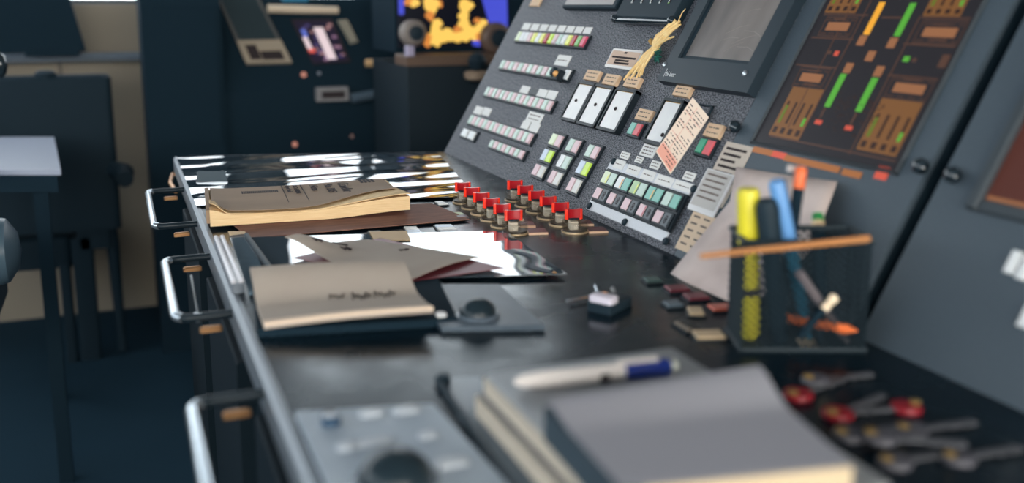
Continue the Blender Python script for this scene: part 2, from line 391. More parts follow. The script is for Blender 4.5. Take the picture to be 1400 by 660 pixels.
def pair_unit(label, quad, cols, group, lab=None, h=0.0042, name='paired_key_unit'):
    o = rectpx(*quad, h=h); root = thing(name, label, 'paired key', ctr(o), group); r = loc(o, o)
    if not lab: r = (r[0] * 1.04, r[1] * 1.04, r[2] * 1.12, r[3] * 1.12)
    s = MB(); s.box(*r, 0, h, ch=0.001); s.build('key_housing', HOUSING, root, smooth=False)
    w = r[1] - r[0]; f = w * 0.075; g_ = w * 0.07
    for i in (0, 1):
        s = MB(); x0 = r[0] + f + i * (w - 2 * f + g_) / 2
        s.box(x0, x0 + (w - 2 * f - g_) / 2, r[2] + f * 1.3, r[3] - f * 1.3, h - 0.001, h + 0.0028, ch=0.0008); s.build('key', KEYC[cols[i]], root, smooth=False)
    if lab: sticker(root, loc(rectpx(*lab, h=0.004), o), TAN, 2, th=0.005)
    return root
CN = {'pale': 'pale green', 'lime': 'yellow-green', 'blue': 'pale blue', 'grey': 'grey-white', 'mint': 'mint', 'pink': 'pink', 'white': 'white'}
for (c, r_), q in qp.items():
    a_, b_ = pairs[(c, r_)]
    pair_unit('%s and %s paired key, %s unit of the %s three-unit column' % (CN[a_], CN[b_], PR[r_], ('far', 'middle', 'near')[c]), q, (a_, b_), 'columns of paired keys')
pair_unit('green and red paired key with tan tag beside the slanted white windows', ((855.4, 185), (872.4, 190.3), (866, 164.8), (882, 168)), ('teal', 'coral'), 'tagged green and red key pairs', ((867.7, 162.3), (886, 166), (875.6, 148), (894.7, 152)))
pair_unit('deep green and coral paired key with tan tag behind the leaning checklist card', ((948, 211.8), (971, 217), (959.5, 186), (981, 190)), ('deepgreen', 'coral'), 'tagged green and red key pairs', ((960.6, 185.3), (981.8, 189.5), (970, 168.3), (991, 171.5)))

# white indicator windows
WIN = mat('frosted white window', (236, 236, 234), 0.3, 0.5, var=0.6, vscale=40, col2=(220, 220, 222))
GOLD = mat('gold inner rim', (196, 160, 110), 0.35, 0.5, 0.5)
def indicator(label, quad, lab, dot, h=0.010):
    o = rectpx(*quad, h=h); root = thing('indicator_window', label, 'indicator', ctr(o), 'white indicator windows on the panel'); r = loc(o, o)
    w = 0.0042; s = MB()
    s.box(r[0], r[1], r[2], r[2] + w, 0, h); s.box(r[0], r[1], r[3] - w, r[3], 0, h); s.box(r[0], r[0] + w * 0.7, r[2], r[3], 0, h); s.box(r[1] - w * 1.3, r[1], r[2], r[3], 0, h)
    s.build('bezel', HOUSING, root, smooth=False)
    s = MB(); s.box(r[0] + w * 0.7, r[1] - w * 1.3, r[2] + w, r[3] - w, 0, h - 0.003); s.build('inner_rim', GOLD, root, smooth=False)
    s = MB(); s.box(r[0] + w * 0.7 + 0.0026, r[1] - w * 1.3 - 0.0004, r[2] + w + 0.0005, r[3] - w - 0.0012, h - 0.004, h - 0.0015, ch=0.0005); s.build('window_pane', WIN, root, smooth=False)
    p = PMI @ root.matrix_world @ Vector((0, 0, 0)); d = pan(dot[0], dot[1], h) - p
    s = MB(); s.lathe((d.x, d.y, h - 0.002), [(0.0028, 0), (0.0028, 0.002), (0.0015, 0.003)], 14); s.build('stud', INK, root)
    sticker(root, loc(rectpx(*lab, h=0.005), o), TAN, 2, th=0.006)
indicator('white indicator window farthest from the straw bow, centre stud', ((764, 161.7), (784.4, 167), (792, 109.7), (815, 114)), ((797, 108), (815.5, 111), (805, 95), (821.5, 98)), (787, 136.8))
indicator('white indicator window second in the group of three, centre stud', ((785.5, 167.5), (810, 173.3), (816, 114), (841, 118.5)), ((823.5, 114), (841, 118), (830, 100), (847, 104)), (813.5, 142.6))
indicator('white indicator window third in the group, right below the straw bow', ((814, 175), (838.5, 181), (842.7, 119.2), (872.4, 123)), ((852, 117), (870, 121), (859.5, 103.5), (877.5, 107.5)), (841, 148))
indicator('separate white indicator window half hidden behind the checklist card, stud near bottom', ((877.7, 192.4), (902, 198.8), (908.5, 133), (938, 137)), ((919, 130), (940, 133), (926.5, 116), (946.5, 119)), (905, 184))

# dark card bracket behind the checklist card
o = rectpx((948, 160), (962, 166), (955, 139), (975, 146), h=0.003)
s = MB(); r = loc(o, o); w = 0.002
s.box(r[0], r[1], r[2], r[2] + w, 0, 0.003); s.box(r[0], r[1], r[3] - w, r[3], 0, 0.003); s.box(r[0], r[0] + w, r[2], r[3], 0, 0.003); s.box(r[1] - w, r[1], r[2], r[3], 0, 0.003)
tag(s.build('card_bracket', BLACK, None, ctr(o), smooth=False), 'thin black frame peeking out behind the leaning checklist card', 'bracket')

# checklist card leaning on the panel
cq = [PM @ pan(916.4, 238, 0.022), PM @ pan(896.4, 207, 0.040), PM @ pan(947, 132.8, 0.030), PM @ pan(969, 160, 0.012)]   # bottom right, bottom left, top left, top right
def quad_sheet(name, q, mats, label, cat, th=0.0008, lines=None, group=None, curl=None):
    c0, c1, c2, c3 = q
    ex = (c0 - c1); ey = (c2 - c1); nz = ex.cross(ey).normalized()
    root = thing(name, label, cat, T(c1), group)
    return root, lambda a, b_: (c1.lerp(c0, a)).lerp(c2.lerp(c3, a), b_) - c1, nz
root, fq, nz = quad_sheet('checklist_card', cq, None, 'long cream checklist card with red heading leaning across a white window', 'card')
def slab(fn, a0, a1, b0, b1, nz, z0, z1):
    p = [fn(a0, b0), fn(a1, b0), fn(a1, b1), fn(a0, b1)]
    return [x + nz * z0 for x in p] + [x + nz * z1 for x in p], [[3, 2, 1, 0], [4, 5, 6, 7], [0, 1, 5, 4], [1, 2, 6, 5], [2, 3, 7, 6], [3, 0, 4, 7]]
CARDM = mat('cream card', (236, 218, 202), 0.6, 0.3)
s = MB(); s.add(*slab(fq, 0, 1, 0, 1, nz, -0.0015, 0.0), 0)
s.add(*slab(fq, 0.03, 0.97, 0.02, 0.19, nz, 0.0, 0.0002), 2)
for k in range(17):
    bb = 0.05 + k * 0.053; aa = 0.08
    while aa < 0.92:
        e = min(0.92, aa + random.uniform(0.05, 0.16))
        if random.random() < (0.85 if aa > 0.42 and k not in (9, 10) else 0.45): s.add(*slab(fq, aa, e, bb, bb + 0.014, nz, 0.0002, 0.0004), 1)
        aa = e + 0.05
for bb in (0.2, 0.42, 0.62, 0.78): s.add(*slab(fq, 0.04, 0.96, bb, bb + 0.006, nz, 0.0002, 0.0004), 3)
s.add(*slab(fq, 0.4, 0.415, 0.2, 0.95, nz, 0.0002, 0.0004), 3)
s.build('card_face', [CARDM, INK, mat('pale red heading', (232, 168, 150), 0.6), mat('salmon line', (220, 160, 145), 0.6)], root, smooth=False)

# acrylic note holder
o = rectpx((825.5, 90), (865, 95.5), (838, 64.5), (878, 69.5), h=0.004)
root = thing('note_holder', 'clear acrylic note holder with tan printed slip beside the straw bow', 'note holder', ctr(o)); r = loc(o, o)
s = MB(); s.rbox(*r, 0, 0.0025, 0.003); s.build('acrylic_plate', mat('pale acrylic', (196, 190, 186), 0.15, 0.5), root)
ri = (r[0] + 0.004, r[1] - 0.004, r[2] + 0.005, r[3] - 0.004); s = MB(); s.box(*ri, 0.0025, 0.0032)
for yy, a, c in ((0.55, 0.08, 0.95), (0.33, 0.25, 0.75), (0.14, 0.25, 0.8), (0.9, 0.45, 0.55)):
    yv = ri[2] + (ri[3] - ri[2]) * yy; w = ri[1] - ri[0]; s.box(ri[0] + w * a, ri[0] + w * c, yv - 0.0016, yv + 0.0016, 0.0031, 0.0034, 1)
s.build('printed_slip', [mat('tan slip', (212, 184, 164), 0.7), INK], root, smooth=False)

# straw bow tied on the panel
root = thing('straw_bow', 'bundle of golden straw tied with green twine hanging on the grey panel', 'straw bundle', PM @ T(pan(898, 62)))
base = pan(898, 62); STRAW = mat('golden straw', (252, 226, 170), 0.6, 0.3, var=0.6, vscale=120, stretch=(1, 1, 1), col2=(240, 196, 124))
def straw(m, x0, y0, h0, x1, y1, h1, w0, w1):
    a = pan(x0, y0, h0) - base; c = pan(x1, y1, h1) - base; mid = a.lerp(c, 0.5) + Vector((random.uniform(-.002, .002), 0, 0.003))
    m.tube([a, a.lerp(mid, .5) + Vector((0, 0, .001)), mid, mid.lerp(c, .5) + Vector((0, 0, .001)), c], [w0, (w0 * 3 + w1) / 4, (w0 + w1) / 2, (w0 + 3 * w1) / 4, w1], 6)
st = MB()
for x1, y1 in ((853, 109), (857, 106), (862, 108), (866, 104), (870, 107), (874, 105), (864, 100), (877, 103), (860, 103), (872, 98)):
    straw(st, 897 + random.uniform(-4, 4), 64 + random.uniform(-3, 3), 0.010, x1, y1, 0.006, 0.0030, 0.0014)
for x1, y1 in ((875, 82), (877, 80)): straw(st, 894, 67, 0.010, x1, y1, 0.008, 0.0032, 0.0016)
for x1, y1, w in ((924, 28, .0022), (930, 29, .0012), (928, 33, .0014), (902, 46, .0022), (922, 50, .001), (917, 42, .0016), (931, 33, .001), (926, 36, .0015), (910, 45, .002)):
    straw(st, 897 + random.uniform(-4, 4), 63 + random.uniform(-3, 3), 0.012, x1, y1, 0.014, 0.0036, w * 1.3)
straw(st, 925, 40, 0.012, 937, 12, 0.014, 0.0011, 0.0007)
st.build('straw', STRAW, root)
s = MB()
for k in range(3): s.lathe((0.001 * k, -0.0015 + 0.0014 * k, 0.010), [(0.0058, -0.0006), (0.0064, 0), (0.0058, 0.0006)], 18, axes=(Vector((.8, -.6, 0)), Vector((0, 0, 1)), Vector((.6, .8, 0))))
s.build('outer_band', mat('straw binding', (214, 176, 112), 0.7), root)
s = MB()
pts = []
for k in range(46):
    t = pan(899 + 4 * math.sin(k * 1.9) + (k % 7) * .6 - 2, 68 + (k % 11) * 1.6 + 2 * math.sin(k), 0.008 + 0.004 * math.sin(k * 2.3)) - base; pts.append(t)
s.tube(pts, 0.0010, 5); s.build('twine', mat('green twine', (24, 104, 92), 0.7), root)

# small tile at the top far corner, grey display at the top and slotted module
o = rectpx((724, 7), (735, 9), (731, -8), (742, -6), h=0.004); root = thing('panel_tag', 'tan tag at the top far corner of the sloped panel', 'tag', ctr(o)); sticker(root, loc(o, o), TAN, 0, th=0.004)
o = rectpx((768, 8), (836, 13), (790, -30), (862, -25), h=0.012)
root = thing('panel_meter', 'grey flat meter in thick black frame at top of panel above key strips', 'meter', ctr(o)); r = loc(o, o)
s = MB(); s.box(*r, 0, 0.012, ch=0.002); s.build('meter_frame', BLACK, root, smooth=False)
s = MB(); s.box(r[0] + 0.006, r[1] - 0.012, r[2] + 0.006, r[3] - 0.006, 0.011, 0.0125); s.build('meter_face', mat('warm grey face', (158, 152, 150), 0.4), root, smooth=False)
o = rectpx((842, 21), (918, 26), (866, -30), (946, -25), h=0.018)
root = thing('slider_module', 'raised black module with five white-ended slots above the straw bow', 'slider module', ctr(o)); r = loc(o, o)
s = MB(); s.box(*r, 0, 0.018, ch=0.001); s.build('module_body', BLACK, root, smooth=False)
for k in range(5):
    p = pan(866.5 + 12.6 * k, 0, 0.018) - PMI @ root.matrix_world.translation
    s = MB(); s.box(p.x - 0.0022, p.x + 0.0022, p.y - 0.005, p.y + 0.05, 0.0175, 0.0186, 0); s.box(p.x - 0.0024, p.x - 0.0006, p.y - 0.005, p.y + 0.05, 0.0186, 0.0190, 1); s.box(p.x - 0.0024, p.x + 0.002, p.y - 0.006, p.y - 0.0042, 0.0186, 0.0190, 1 if k < 4 else 2)
    s.build('slot', [INK, mat('white tick', (205, 208, 210), 0.5), mat('green tick', (130, 190, 60), 0.5)], root, smooth=False)
s = MB(); s.tube([(r[0] - 0.002, r[2] - 0.003, 0.012), (r[1] + 0.002, r[2] - 0.003, 0.012)], 0.006, 12); s.build('guard_bar', CHROMEBLACK, root)
for xx in (r[0] + 0.002, r[1] - 0.002):
    s = MB(); s.lathe((xx, r[2] - 0.003, 0.012), [(0.006, 0), (0.007, 0.006), (0.004, 0.010), (0.001, 0.011)], 16); s.build('screw', CHROMEBLACK, root)

# the framed monitor with its small lettering
h = 0.014
bl, br = pan(898, 109, h), pan(1018, 127, h); tr = pan(1090, 0, h)
o = (bl.x, (br.x + tr.x) / 2, (bl.y + br.y) / 2, LP - 0.03)
root = thing('panel_monitor', 'dark framed panel monitor with scratched grey glass and small white lettering', 'monitor', ctr(o)); r = loc(o, o); P0 = PMI @ root.matrix_world.translation
i0 = pan(927, 78.5, h); i1 = pan(1022, 88, h); ri = (i0.x - P0.x, i1.x - P0.x, (i0.y + i1.y) / 2 - P0.y, r[3] - 0.02)
FRM = mat('dark monitor frame', (36, 50, 60), 0.45, 0.4)
s = MB(); s.box(r[0], r[1], r[2], ri[2], 0, h); s.box(r[0], ri[0], ri[2], r[3], 0, h); s.box(ri[1], r[1], ri[2], r[3], 0, h); s.box(ri[0], ri[1], ri[3], r[3], 0, h); s.build('monitor_frame', FRM, root, smooth=False)
s = MB(); w = 0.006
s.box(ri[0], ri[1], ri[2], ri[2] + w, 0, h - 0.004); s.box(ri[0], ri[0] + w, ri[2], ri[3], 0, h - 0.004); s.box(ri[1] - w, ri[1], ri[2], ri[3], 0, h - 0.004); s.build('inner_bezel', BLACK, root, smooth=False)
s = MB(); s.box(ri[0] + w, ri[1] - w, ri[2] + w, ri[3], 0, h - 0.006); s.build('screen_glass', mat('scratched grey glass', (96, 92, 92), 0.3, 0.5, var=0.55, vscale=14, stretch=(1.5, 0.6, 1), col2=(142, 134, 130)), root, smooth=False)
SCR = mat('fine scratch', (176, 168, 160), 0.5)
s = MB()
for x0, y0, x1, y1 in ((992, 46, 1024, 34), (1000, 60, 1034, 48), (1008, 64, 1030, 70), (985, 55, 1010, 52), (1012, 20, 1040, 12), (990, 70, 1016, 58), (1018, 42, 1040, 50)):
    a = pan(x0, y0, h - 0.0058) - P0; c = pan(x1, y1, h - 0.0058) - P0; m_ = a.lerp(c, .5) + Vector((0.002, 0.003, 0)); s.tube([a, m_, c], 0.0002, 4)
s.build('scratch', SCR, root)
for px_, py_ in ((909, 88), (1019, 100)):
    p = pan(px_, py_, h) - P0; s = MB(); s.lathe((p.x, p.y, h - 0.001), [(0.004, 0), (0.004, 0.002), (0.002, 0.0035)], 14); s.build('screw', STEEL, root)
p = pan(909, 103.5, h) - P0
lettering('bl-ber', 0.0105, root, T((p.x, p.y, h + 0.0003)), mat('white lettering', (205, 210, 214), 0.5))
s = MB(); s.box(p.x - 0.003, p.x - 0.0022, p.y - 0.002, p.y + 0.011, h, h + 0.0004); s.build('lettering_bar', mat('white lettering', (0, 0, 0)), root, smooth=False)

# ------------------------------------------------------------------ button block on silver plate
o = rectpx((799, 282), (905, 332.5), (836.8, 216), (947, 251.5), h=0.004)
BB = thing('button_block', 'silver base plate carrying two rows of mint and pink push-button pairs', 'button block', ctr(o)); r = loc(o, o); P0 = PMI @ BB.matrix_world.translation
s = MB(); s.box(*r, 0, 0.004, ch=0.001); s.build('base_plate', PLATE, BB, smooth=False)
kb = rectpx((807, 271), (911, 318), (830, 228), (938, 266), h=0.008); kr = loc(kb, o)
s = MB(); s.box(*kr, 0.004, 0.011, ch=0.001); s.build('button_housing', HOUSING, BB, smooth=False)
topc = [('pale', 'mint', 'yellow'), ('white', 'teal', 'amber'), ('sage', 'mint', 'yellow'), ('teal', 'teal', 'amber'), ('mint', 'teal', None)]
cw = (kr[1] - kr[0] - 0.003) / 5; midy = (kr[2] + kr[3]) / 2 - 0.001
for i in range(5):
    x0 = kr[0] + 0.0015 + i * cw
    for rr in (0, 1):
        y0, y1 = (midy + 0.0012, kr[3] - 0.002) if rr == 0 else (kr[2] + 0.002, midy - 0.0012)
        m_ = MB(); m_.box(x0 + 0.0012, x0 + cw - 0.0012, y0, y1, 0.011, 0.0145, ch=0.0008); cell = m_.build('push_button', HOUSING, BB, smooth=False)
        for k in (0, 1):
            a0 = x0 + 0.003 + k * (cw - 0.004) / 2; a1 = a0 + (cw - 0.004) / 2 - 0.003
            if rr == 0:
                c_ = topc[i][k]; s = MB(); s.box(a0, a1, y0 + 0.003, y1 - 0.003, 0.0140, 0.0168, 0, ch=0.0006)
                if k == 0 and topc[i][2]:
                    s.box(a1 - 0.0026, a1 - 0.0004, y0 + 0.004, y1 - 0.007, 0.0166, 0.0171, 1)
                s.build('key', [KEYC[c_], KEYC[topc[i][2] or 'mint']], cell, smooth=False)
            elif k == 0:
                s = MB(); s.box(a0, a1, y0 + 0.003, y1 - 0.003, 0.0140, 0.0168, 0, ch=0.0006)
                if i == 3: s.box(a1 - 0.0016, a1 - 0.0003, y0 + 0.004, y1 - 0.004, 0.0166, 0.0171, 1)
                s.build('key', [KEYC['pink'], KEYC['crimson']], cell, smooth=False)
            else:
                s = MB(); s.box(a0, a1, y0 + 0.002, y1 - 0.002, 0.0140, 0.0158, 0, ch=0.0006); cx, cy = (a0 + a1) / 2, (y0 + y1) / 2
                s.lathe((cx, cy, 0.0157), [(0.0022, 0), (0.0030, 0), (0.0030, 0.0004), (0.0022, 0.0004)], 18, 1, axes=(Vector((1, 0, 0)), Vector((0, 1.9, 0)), Vector((0, 0, 1))), cap=False)
                s.lathe((cx, cy, 0.0157), [(0.0011, 0), (0.0011, 0.0004)], 14, 1, axes=(Vector((1, 0, 0)), Vector((0, 1.9, 0)), Vector((0, 0, 1))))
                s.build('key', [KEYC['dark'], INK], cell, smooth=False)
BB.scale = (1, 1, 0.58)      # the keys sit low and flat
def cq8(pts):   # pixel coordinates in the close-up of the block
    return [(780 + x / 4.4, 190 + y / 4.4) for x, y in pts]
for q in (((248, 165), (305, 183), (268, 112), (325, 130)), ((322, 195), (396, 215), (345, 146), (416, 165)), ((412, 232), (488, 250), (430, 175), (506, 192)), ((495, 265), (600, 285), (515, 205), (612, 230)), ((603, 295), (710, 315), (622, 238), (735, 268))):
    sticker(BB, loc(rectpx(*cq8(q), h=0.005), o), STICKER, 1, z=0.004)
for px_, py_ in ((243, 125), (98, 392), (310, 490), (555, 605), (725, 290)):
    p = pan(780 + px_ / 4.4, 190 + py_ / 4.4, 0.008) - P0; s = MB(); s.lathe((p.x, p.y, 0.0038), [(0.0048, 0), (0.0052, 0.003), (0.004, 0.006), (0.0015, 0.0072)], 16); s.build('screw', BLACK, BB)
for k, (q, ln, lb) in enumerate(((((295, 108), (340, 128), (312, 68), (360, 90)), 2, 'white printed tag above the first button pair of the silver-plated block'),
      (((385, 135), (425, 150), (400, 98), (440, 112)), 2, 'small white printed tag just beneath the larger square tag'),
      (((474, 172), (525, 185), (492, 124), (545, 140)), 2, 'white printed tag close to the bottom tip of the checklist card'),
      (((414, 95), (495, 118), (440, 28), (525, 45)), 3, 'larger square white tag below the half hidden white window'),
      (((675, 242), (735, 258), (690, 190), (755, 208)), 2, 'white printed tag beyond the fifth button pair, beside the long printed strip'))):
    oo = rectpx(*cq8(q), h=0.001); t_ = thing('panel_tag', lb, 'tag', ctr(oo), 'white tags above the button block'); sticker(t_, loc(oo, oo), STICKER, ln)

# ------------------------------------------------------------------ screen of the display console
def emis(name, c, s_=0.55): return mat(name, (12, 12, 16), 0.35, 0.4, emit=c, es=s_)
SCRM = [mat('screen glass', (26, 28, 34), 0.3, 0.4, emit=(50, 44, 46), es=0.42), emis('amber brown', (190, 128, 86), 0.6), emis('bright green', (96, 190, 62), 0.8), emis('bright orange', (250, 176, 52), 0.95), emis('dim line', (112, 78, 62), 0.55), emis('red mark', (226, 92, 70), 0.8), emis('deep slot', (70, 44, 34), 0.5), emis('ochre block', (168, 114, 62), 0.5), emis('dull green', (120, 150, 44), 0.6)]
h = 0.004
o = rectpx((1031, 193), (1222, 233), (1131, -3), (1343, 12), h=0.001); o = (o[0], o[1], o[2], LP - 0.05)
bz = MB(); w = 0.004
bz.box(o[0] - w, o[1] + w, o[2] - w, o[2], 0, h, ch=0.002); bz.box(o[0] - w, o[0], o[2] - w, o[3], 0, h, ch=0.002); bz.box(o[1], o[1] + w, o[2] - w, o[3], 0, h, ch=0.002)
bz.build('screen_bezel', mat('screen bezel', (62, 70, 76), 0.4), MODULE, smooth=False)
sc_ = MB(); sc_.box(*o, 0.0, 0.0012, 0)
def scr(x, y): return pan(1050 + x / 2.749, y / 2.749, 0.0012)
def srect(x0, y0, x1, y1, mi, z=0.0014):   # corners: near bottom-left and top-right as seen in the close-up
    a, c = scr(x0, y0), scr(x1, y1); x_0, x_1 = sorted((a.x, c.x)); y_0, y_1 = sorted((a.y, c.y)); sc_.box(x_0, x_1, y_0, y_1, 0.001, z, mi)
def sbar(xa, ya, xb, yb, w, mi, z=0.0016):  # bar from top to bottom, w metres wide
    a, c = scr(xa, ya), scr(xb, yb); x_ = (a.x + c.x) / 2; sc_.box(x_ - w / 2, x_ + w / 2, min(a.y, c.y), max(a.y, c.y), 0.001, z, mi)
def stile(cx, cy, w, hh_, mi, z=0.0016):
    p = scr(cx, cy); sc_.box(p.x - w / 2, p.x + w / 2, p.y - hh_ / 2, p.y + hh_ / 2, 0.001, z, mi)
def sline(xa, ya, xb, yb, mi=4, w=0.0016): 
    a, c = scr(xa, ya), scr(xb, yb)
    if abs(a.x - c.x) > abs(a.y - c.y): yv = (a.y + c.y) / 2; sc_.box(min(a.x, c.x), max(a.x, c.x), yv - w / 2, yv + w / 2, 0.001, 0.0015, mi)
    else: xv = (a.x + c.x) / 2; sc_.box(xv - w / 2, xv + w / 2, min(a.y, c.y), max(a.y, c.y), 0.001, 0.0015, mi)
sbar(430, 8, 370, 130, 0.0092, 3); sbar(545, 12, 486, 136, 0.0088, 2); sbar(283, 278, 224, 402, 0.0092, 2); sbar(402, 293, 340, 420, 0.0092, 2)
for cx, cy in ((353, 152), (467, 161), (385, 211), (302, 256), (417, 268)): stile(cx, cy, 0.0115, 0.012, 1)
for cx, cy, w in ((262, 100, .037), (645, 122, .043), (162, 292, .036), (530, 333, .041)): stile(cx, cy, w, 0.0105, 1)
for cx, cy, w in ((270, 72, .02), (650, 92, .022), (170, 265, .02), (540, 300, .024), (160, 318, .022), (640, 150, .022)): stile(cx, cy, w, 0.002, 4)
def block(xl, yb, xr, yt, slots):
    a, c = scr(xl, yb), scr(xr, yt); x0, x1 = min(a.x, c.x), max(a.x, c.x); y0, y1 = min(a.y, c.y), max(a.y, c.y)
    sc_.box(x0, x1, y0, y1, 0.001, 0.0014, 7); n = slots; w = (x1 - x0) / n; H_ = y1 - y0
    for i in range(n):
        xc = x0 + w * (i + 0.5)
        sc_.box(xc - w * 0.13, xc + w * 0.13, y0 + H_ * 0.26, y1 - H_ * 0.3, 0.001, 0.0016, 6)
        sc_.box(xc - w * 0.25, xc + w * 0.25, y0 + H_ * 0.06, y0 + H_ * 0.18, 0.001, 0.0016, 6)
        if i in (0, n - 1): sc_.box(xc - w * 0.12, xc + w * 0.16, y0 + H_ * 0.26, y0 + H_ * (0.62 if i == 0 else 0.42), 0.001, 0.0018, 8 if i == 0 else 2)
block(2, 505, 212, 338, 4); block(330, 560, 585, 385, 4); block(212, 48, 400, -90, 4); block(580, 60, 800, -90, 4)
for l in ((165, 138, 320, 150), (107, 240, 255, 258), (512, 160, 700, 180), (450, 283, 640, 297), (385, 0, 122, 522), (575, 60, 302, 580), (320, 0, 80, 480), (5, 510, 480, 605), (212, 50, 375, 62), (580, 62, 760, 74), (430, 62, 520, 70)): sline(*l)
for l in ((214, 405, 190, 455), (332, 425, 305, 478)): sline(*l, mi=4, w=0.003)
stile(190, 459, 0.011, 0.005, 5); stile(303, 481, 0.011, 0.005, 5); stile(258, 201, 0.007, 0.006, 5); stile(520, 222, 0.008, 0.006, 2); stile(232, 197, 0.006, 0.004, 4); stile(550, 226, 0.006, 0.004, 4); stile(662, 230, 0.01, 0.014, 4)
rnd = random.Random(3)
for cx, cy, w_, h_ in ((262, 100, .052, .024), (162, 292, .050, .026), (645, 122, .058, .026), (530, 333, .056, .026)):   # thin frames and readings round each tan label
    p = scr(cx, cy)
    for sx in (-1, 1): sc_.box(p.x + sx * w_ / 2 - .0005, p.x + sx * w_ / 2 + .0005, p.y - h_ / 2, p.y + h_ / 2, 0.001, 0.0015, 4)
    for sy in (-1, 1): sc_.box(p.x - w_ / 2, p.x + w_ / 2, p.y + sy * h_ / 2 - .0005, p.y + sy * h_ / 2 + .0005, 0.001, 0.0015, 4)
    for k in range(14):
        xx = p.x - w_ * .45 + w_ * .066 * k
        if k % 4 != 3: sc_.box(xx, xx + w_ * .045, p.y + h_ * .32, p.y + h_ * .38, 0.001, 0.0015, 4); sc_.box(xx, xx + w_ * .045, p.y - h_ * .40, p.y - h_ * .34, 0.001, 0.0015, 4)
for i in range(90):   # fine texture of small readings between the bars
    u = rnd.random(); v = rnd.random(); cx = 215 + 190 * u + (v - 0.5) * -120; cy = 400 + 120 * (v - .5) + 60 * u; stile(cx, cy, 0.003, 0.0015, 6)
sc_.build('screen', SCRM, MODULE, smooth=False)
# orange legend under the screen
lg = MB(); 
for a, c, mi in (((1030, 203), (1056, 210), 0), ((1056, 208), (1073, 215), 1), ((1073, 213), (1146, 234), 0), ((1152, 233), (1176, 241), 0)):
    p, q = pan(a[0], a[1], 0.001), pan(c[0], c[1], 0.001); yv = (p.y + q.y) / 2; lg.box(p.x, q.x, yv - 0.0035, yv + 0.0035, 0.0, 0.0012, mi)
p = pan(1206, 236, 0.001); lg.box(p.x - 0.008, p.x + 0.008, p.y - 0.007, p.y + 0.007, 0, 0.0012, 1)
lg.build('legend_strip', [emis('orange legend', (206, 130, 70), 0.6), emis('red legend', (232, 96, 74), 0.8)], MODULE, smooth=False)
# ball screws
for parent, px_, py_ in ((PANEL, 1004, 173), (MODULE, 1258, 227)):
    p = pan(px_, py_, 0.006); s = MB(); s.lathe((p.x, p.y, 0), [(0.004, 0), (0.0075, 0.003), (0.008, 0.008), (0.005, 0.012), (0.001, 0.0135)], 18); s.build('screw_knob', CHROMEBLACK, parent)
p = pan(1302, 239, 0.006); s = MB(); s.lathe((p.x, p.y, 0), [(0.004, 0), (0.0075, 0.003), (0.008, 0.008), (0.005, 0.012), (0.001, 0.0135)], 18); s.build('screw_knob', CHROMEBLACK, NEIGH)
# neighbouring screen
a = pan(1347, 273, 0.002); s = MB(); s.box(a.x, a.x + 0.26, a.y, LP - 0.06, 0, 0.003); s.build('screen', mat('brown screen', (52, 34, 32), 0.35, 0.4, emit=(104, 52, 40), es=0.45), NEIGH, smooth=False)
s = MB(); s.box(a.x - 0.012, a.x, a.y - 0.012, LP - 0.05, 0, 0.009, ch=0.002); s.box(a.x - 0.012, a.x + 0.28, a.y - 0.012, a.y, 0, 0.006, ch=0.002); s.build('screen_bezel', mat('screen bezel', (0, 0, 0)), NEIGH, smooth=False)
s = MB(); s.box(a.x + 0.002, a.x + 0.26, a.y + 0.0005, a.y + 0.004, 0.003, 0.0034); s.build('screen_edge_line', emis('amber brown', (0, 0, 0)), NEIGH, smooth=False)
for px_, py_ in ((1383, 357), (1399, 365), (1402, 430)):
    p = pan(px_, py_, 0.004); s = MB(); s.box(p.x - 0.0045, p.x + 0.0045, p.y - 0.010, p.y + 0.010, 0, 0.004, ch=0.001); s.build('key', KEYC['white'], NEIGH, smooth=False)

# long printed strip with acrylic cover, beige list and leaning paper
o = rectpx((925, 330), (985, 352), (990, 193), (1030, 200), h=0.001)
a = pan(988, 193, 0.002); c = pan(1030, 199, 0.002); d = pan(944, 287, 0.002)
o = (d.x, c.x, pan(945, 270, .002).y, (a.y + c.y) / 2)
root = thing('printed_strip', 'long grey printed strip of text beside the bar graph console', 'label strip', ctr(o)); r = loc(o, o)
s = MB(); s.box(*r, 0, 0.001); 
for k in range(9):
    yv = r[3] - 0.008 - k * (r[3] - r[2] - 0.01) / 9; s.box(r[0] + 0.006, r[1] - 0.007 - 0.006 * (k % 3), yv - 0.0016, yv + 0.0016, 0.0009, 0.0013, 1)
s.box(r[0], r[1], r[3] - 0.050, r[3] - 0.0492, 0.0009, 0.0013, 1)
s.build('printed_face', [mat('grey card', (196, 184, 172), 0.6), INK], root, smooth=False)
o = rectpx((938, 285), (975, 297), (968, 228), (1003, 240), h=0.004)
root = thing('acrylic_tag', 'thick clear acrylic tag with white edge overlapping the printed strip', 'tag', ctr(o)); r = loc(o, o)
s = MB(); s.rbox(*r, 0.0014, 0.0040, 0.002, ch=0.0008); s.build('acrylic_body', mat('white acrylic', (226, 226, 228), 0.2, 0.5), root)
s = MB(); s.box(r[0] + 0.003, r[1] - 0.003, r[2] + 0.007, r[3] - 0.002, 0.0040, 0.0043)
for k in range(5):
    yv = r[3] - 0.007 - k * 0.0075; s.box(r[0] + 0.008, r[1] - 0.009, yv - 0.0012, yv + 0.0012, 0.0042, 0.0045, 1)
s.build('printed_slip', [mat('grey slip', (182, 178, 174), 0.4), FADED], root, smooth=False)
o = rectpx((921, 338), (948, 349), (950, 288), (985, 300), h=0.001)
root = thing('beige_list', 'beige slip with rows of short words at the foot of the sloped panel', 'paper slip', ctr(o)); r = loc(o, o)
s = MB(); s.box(*r, 0.0002, 0.0009)
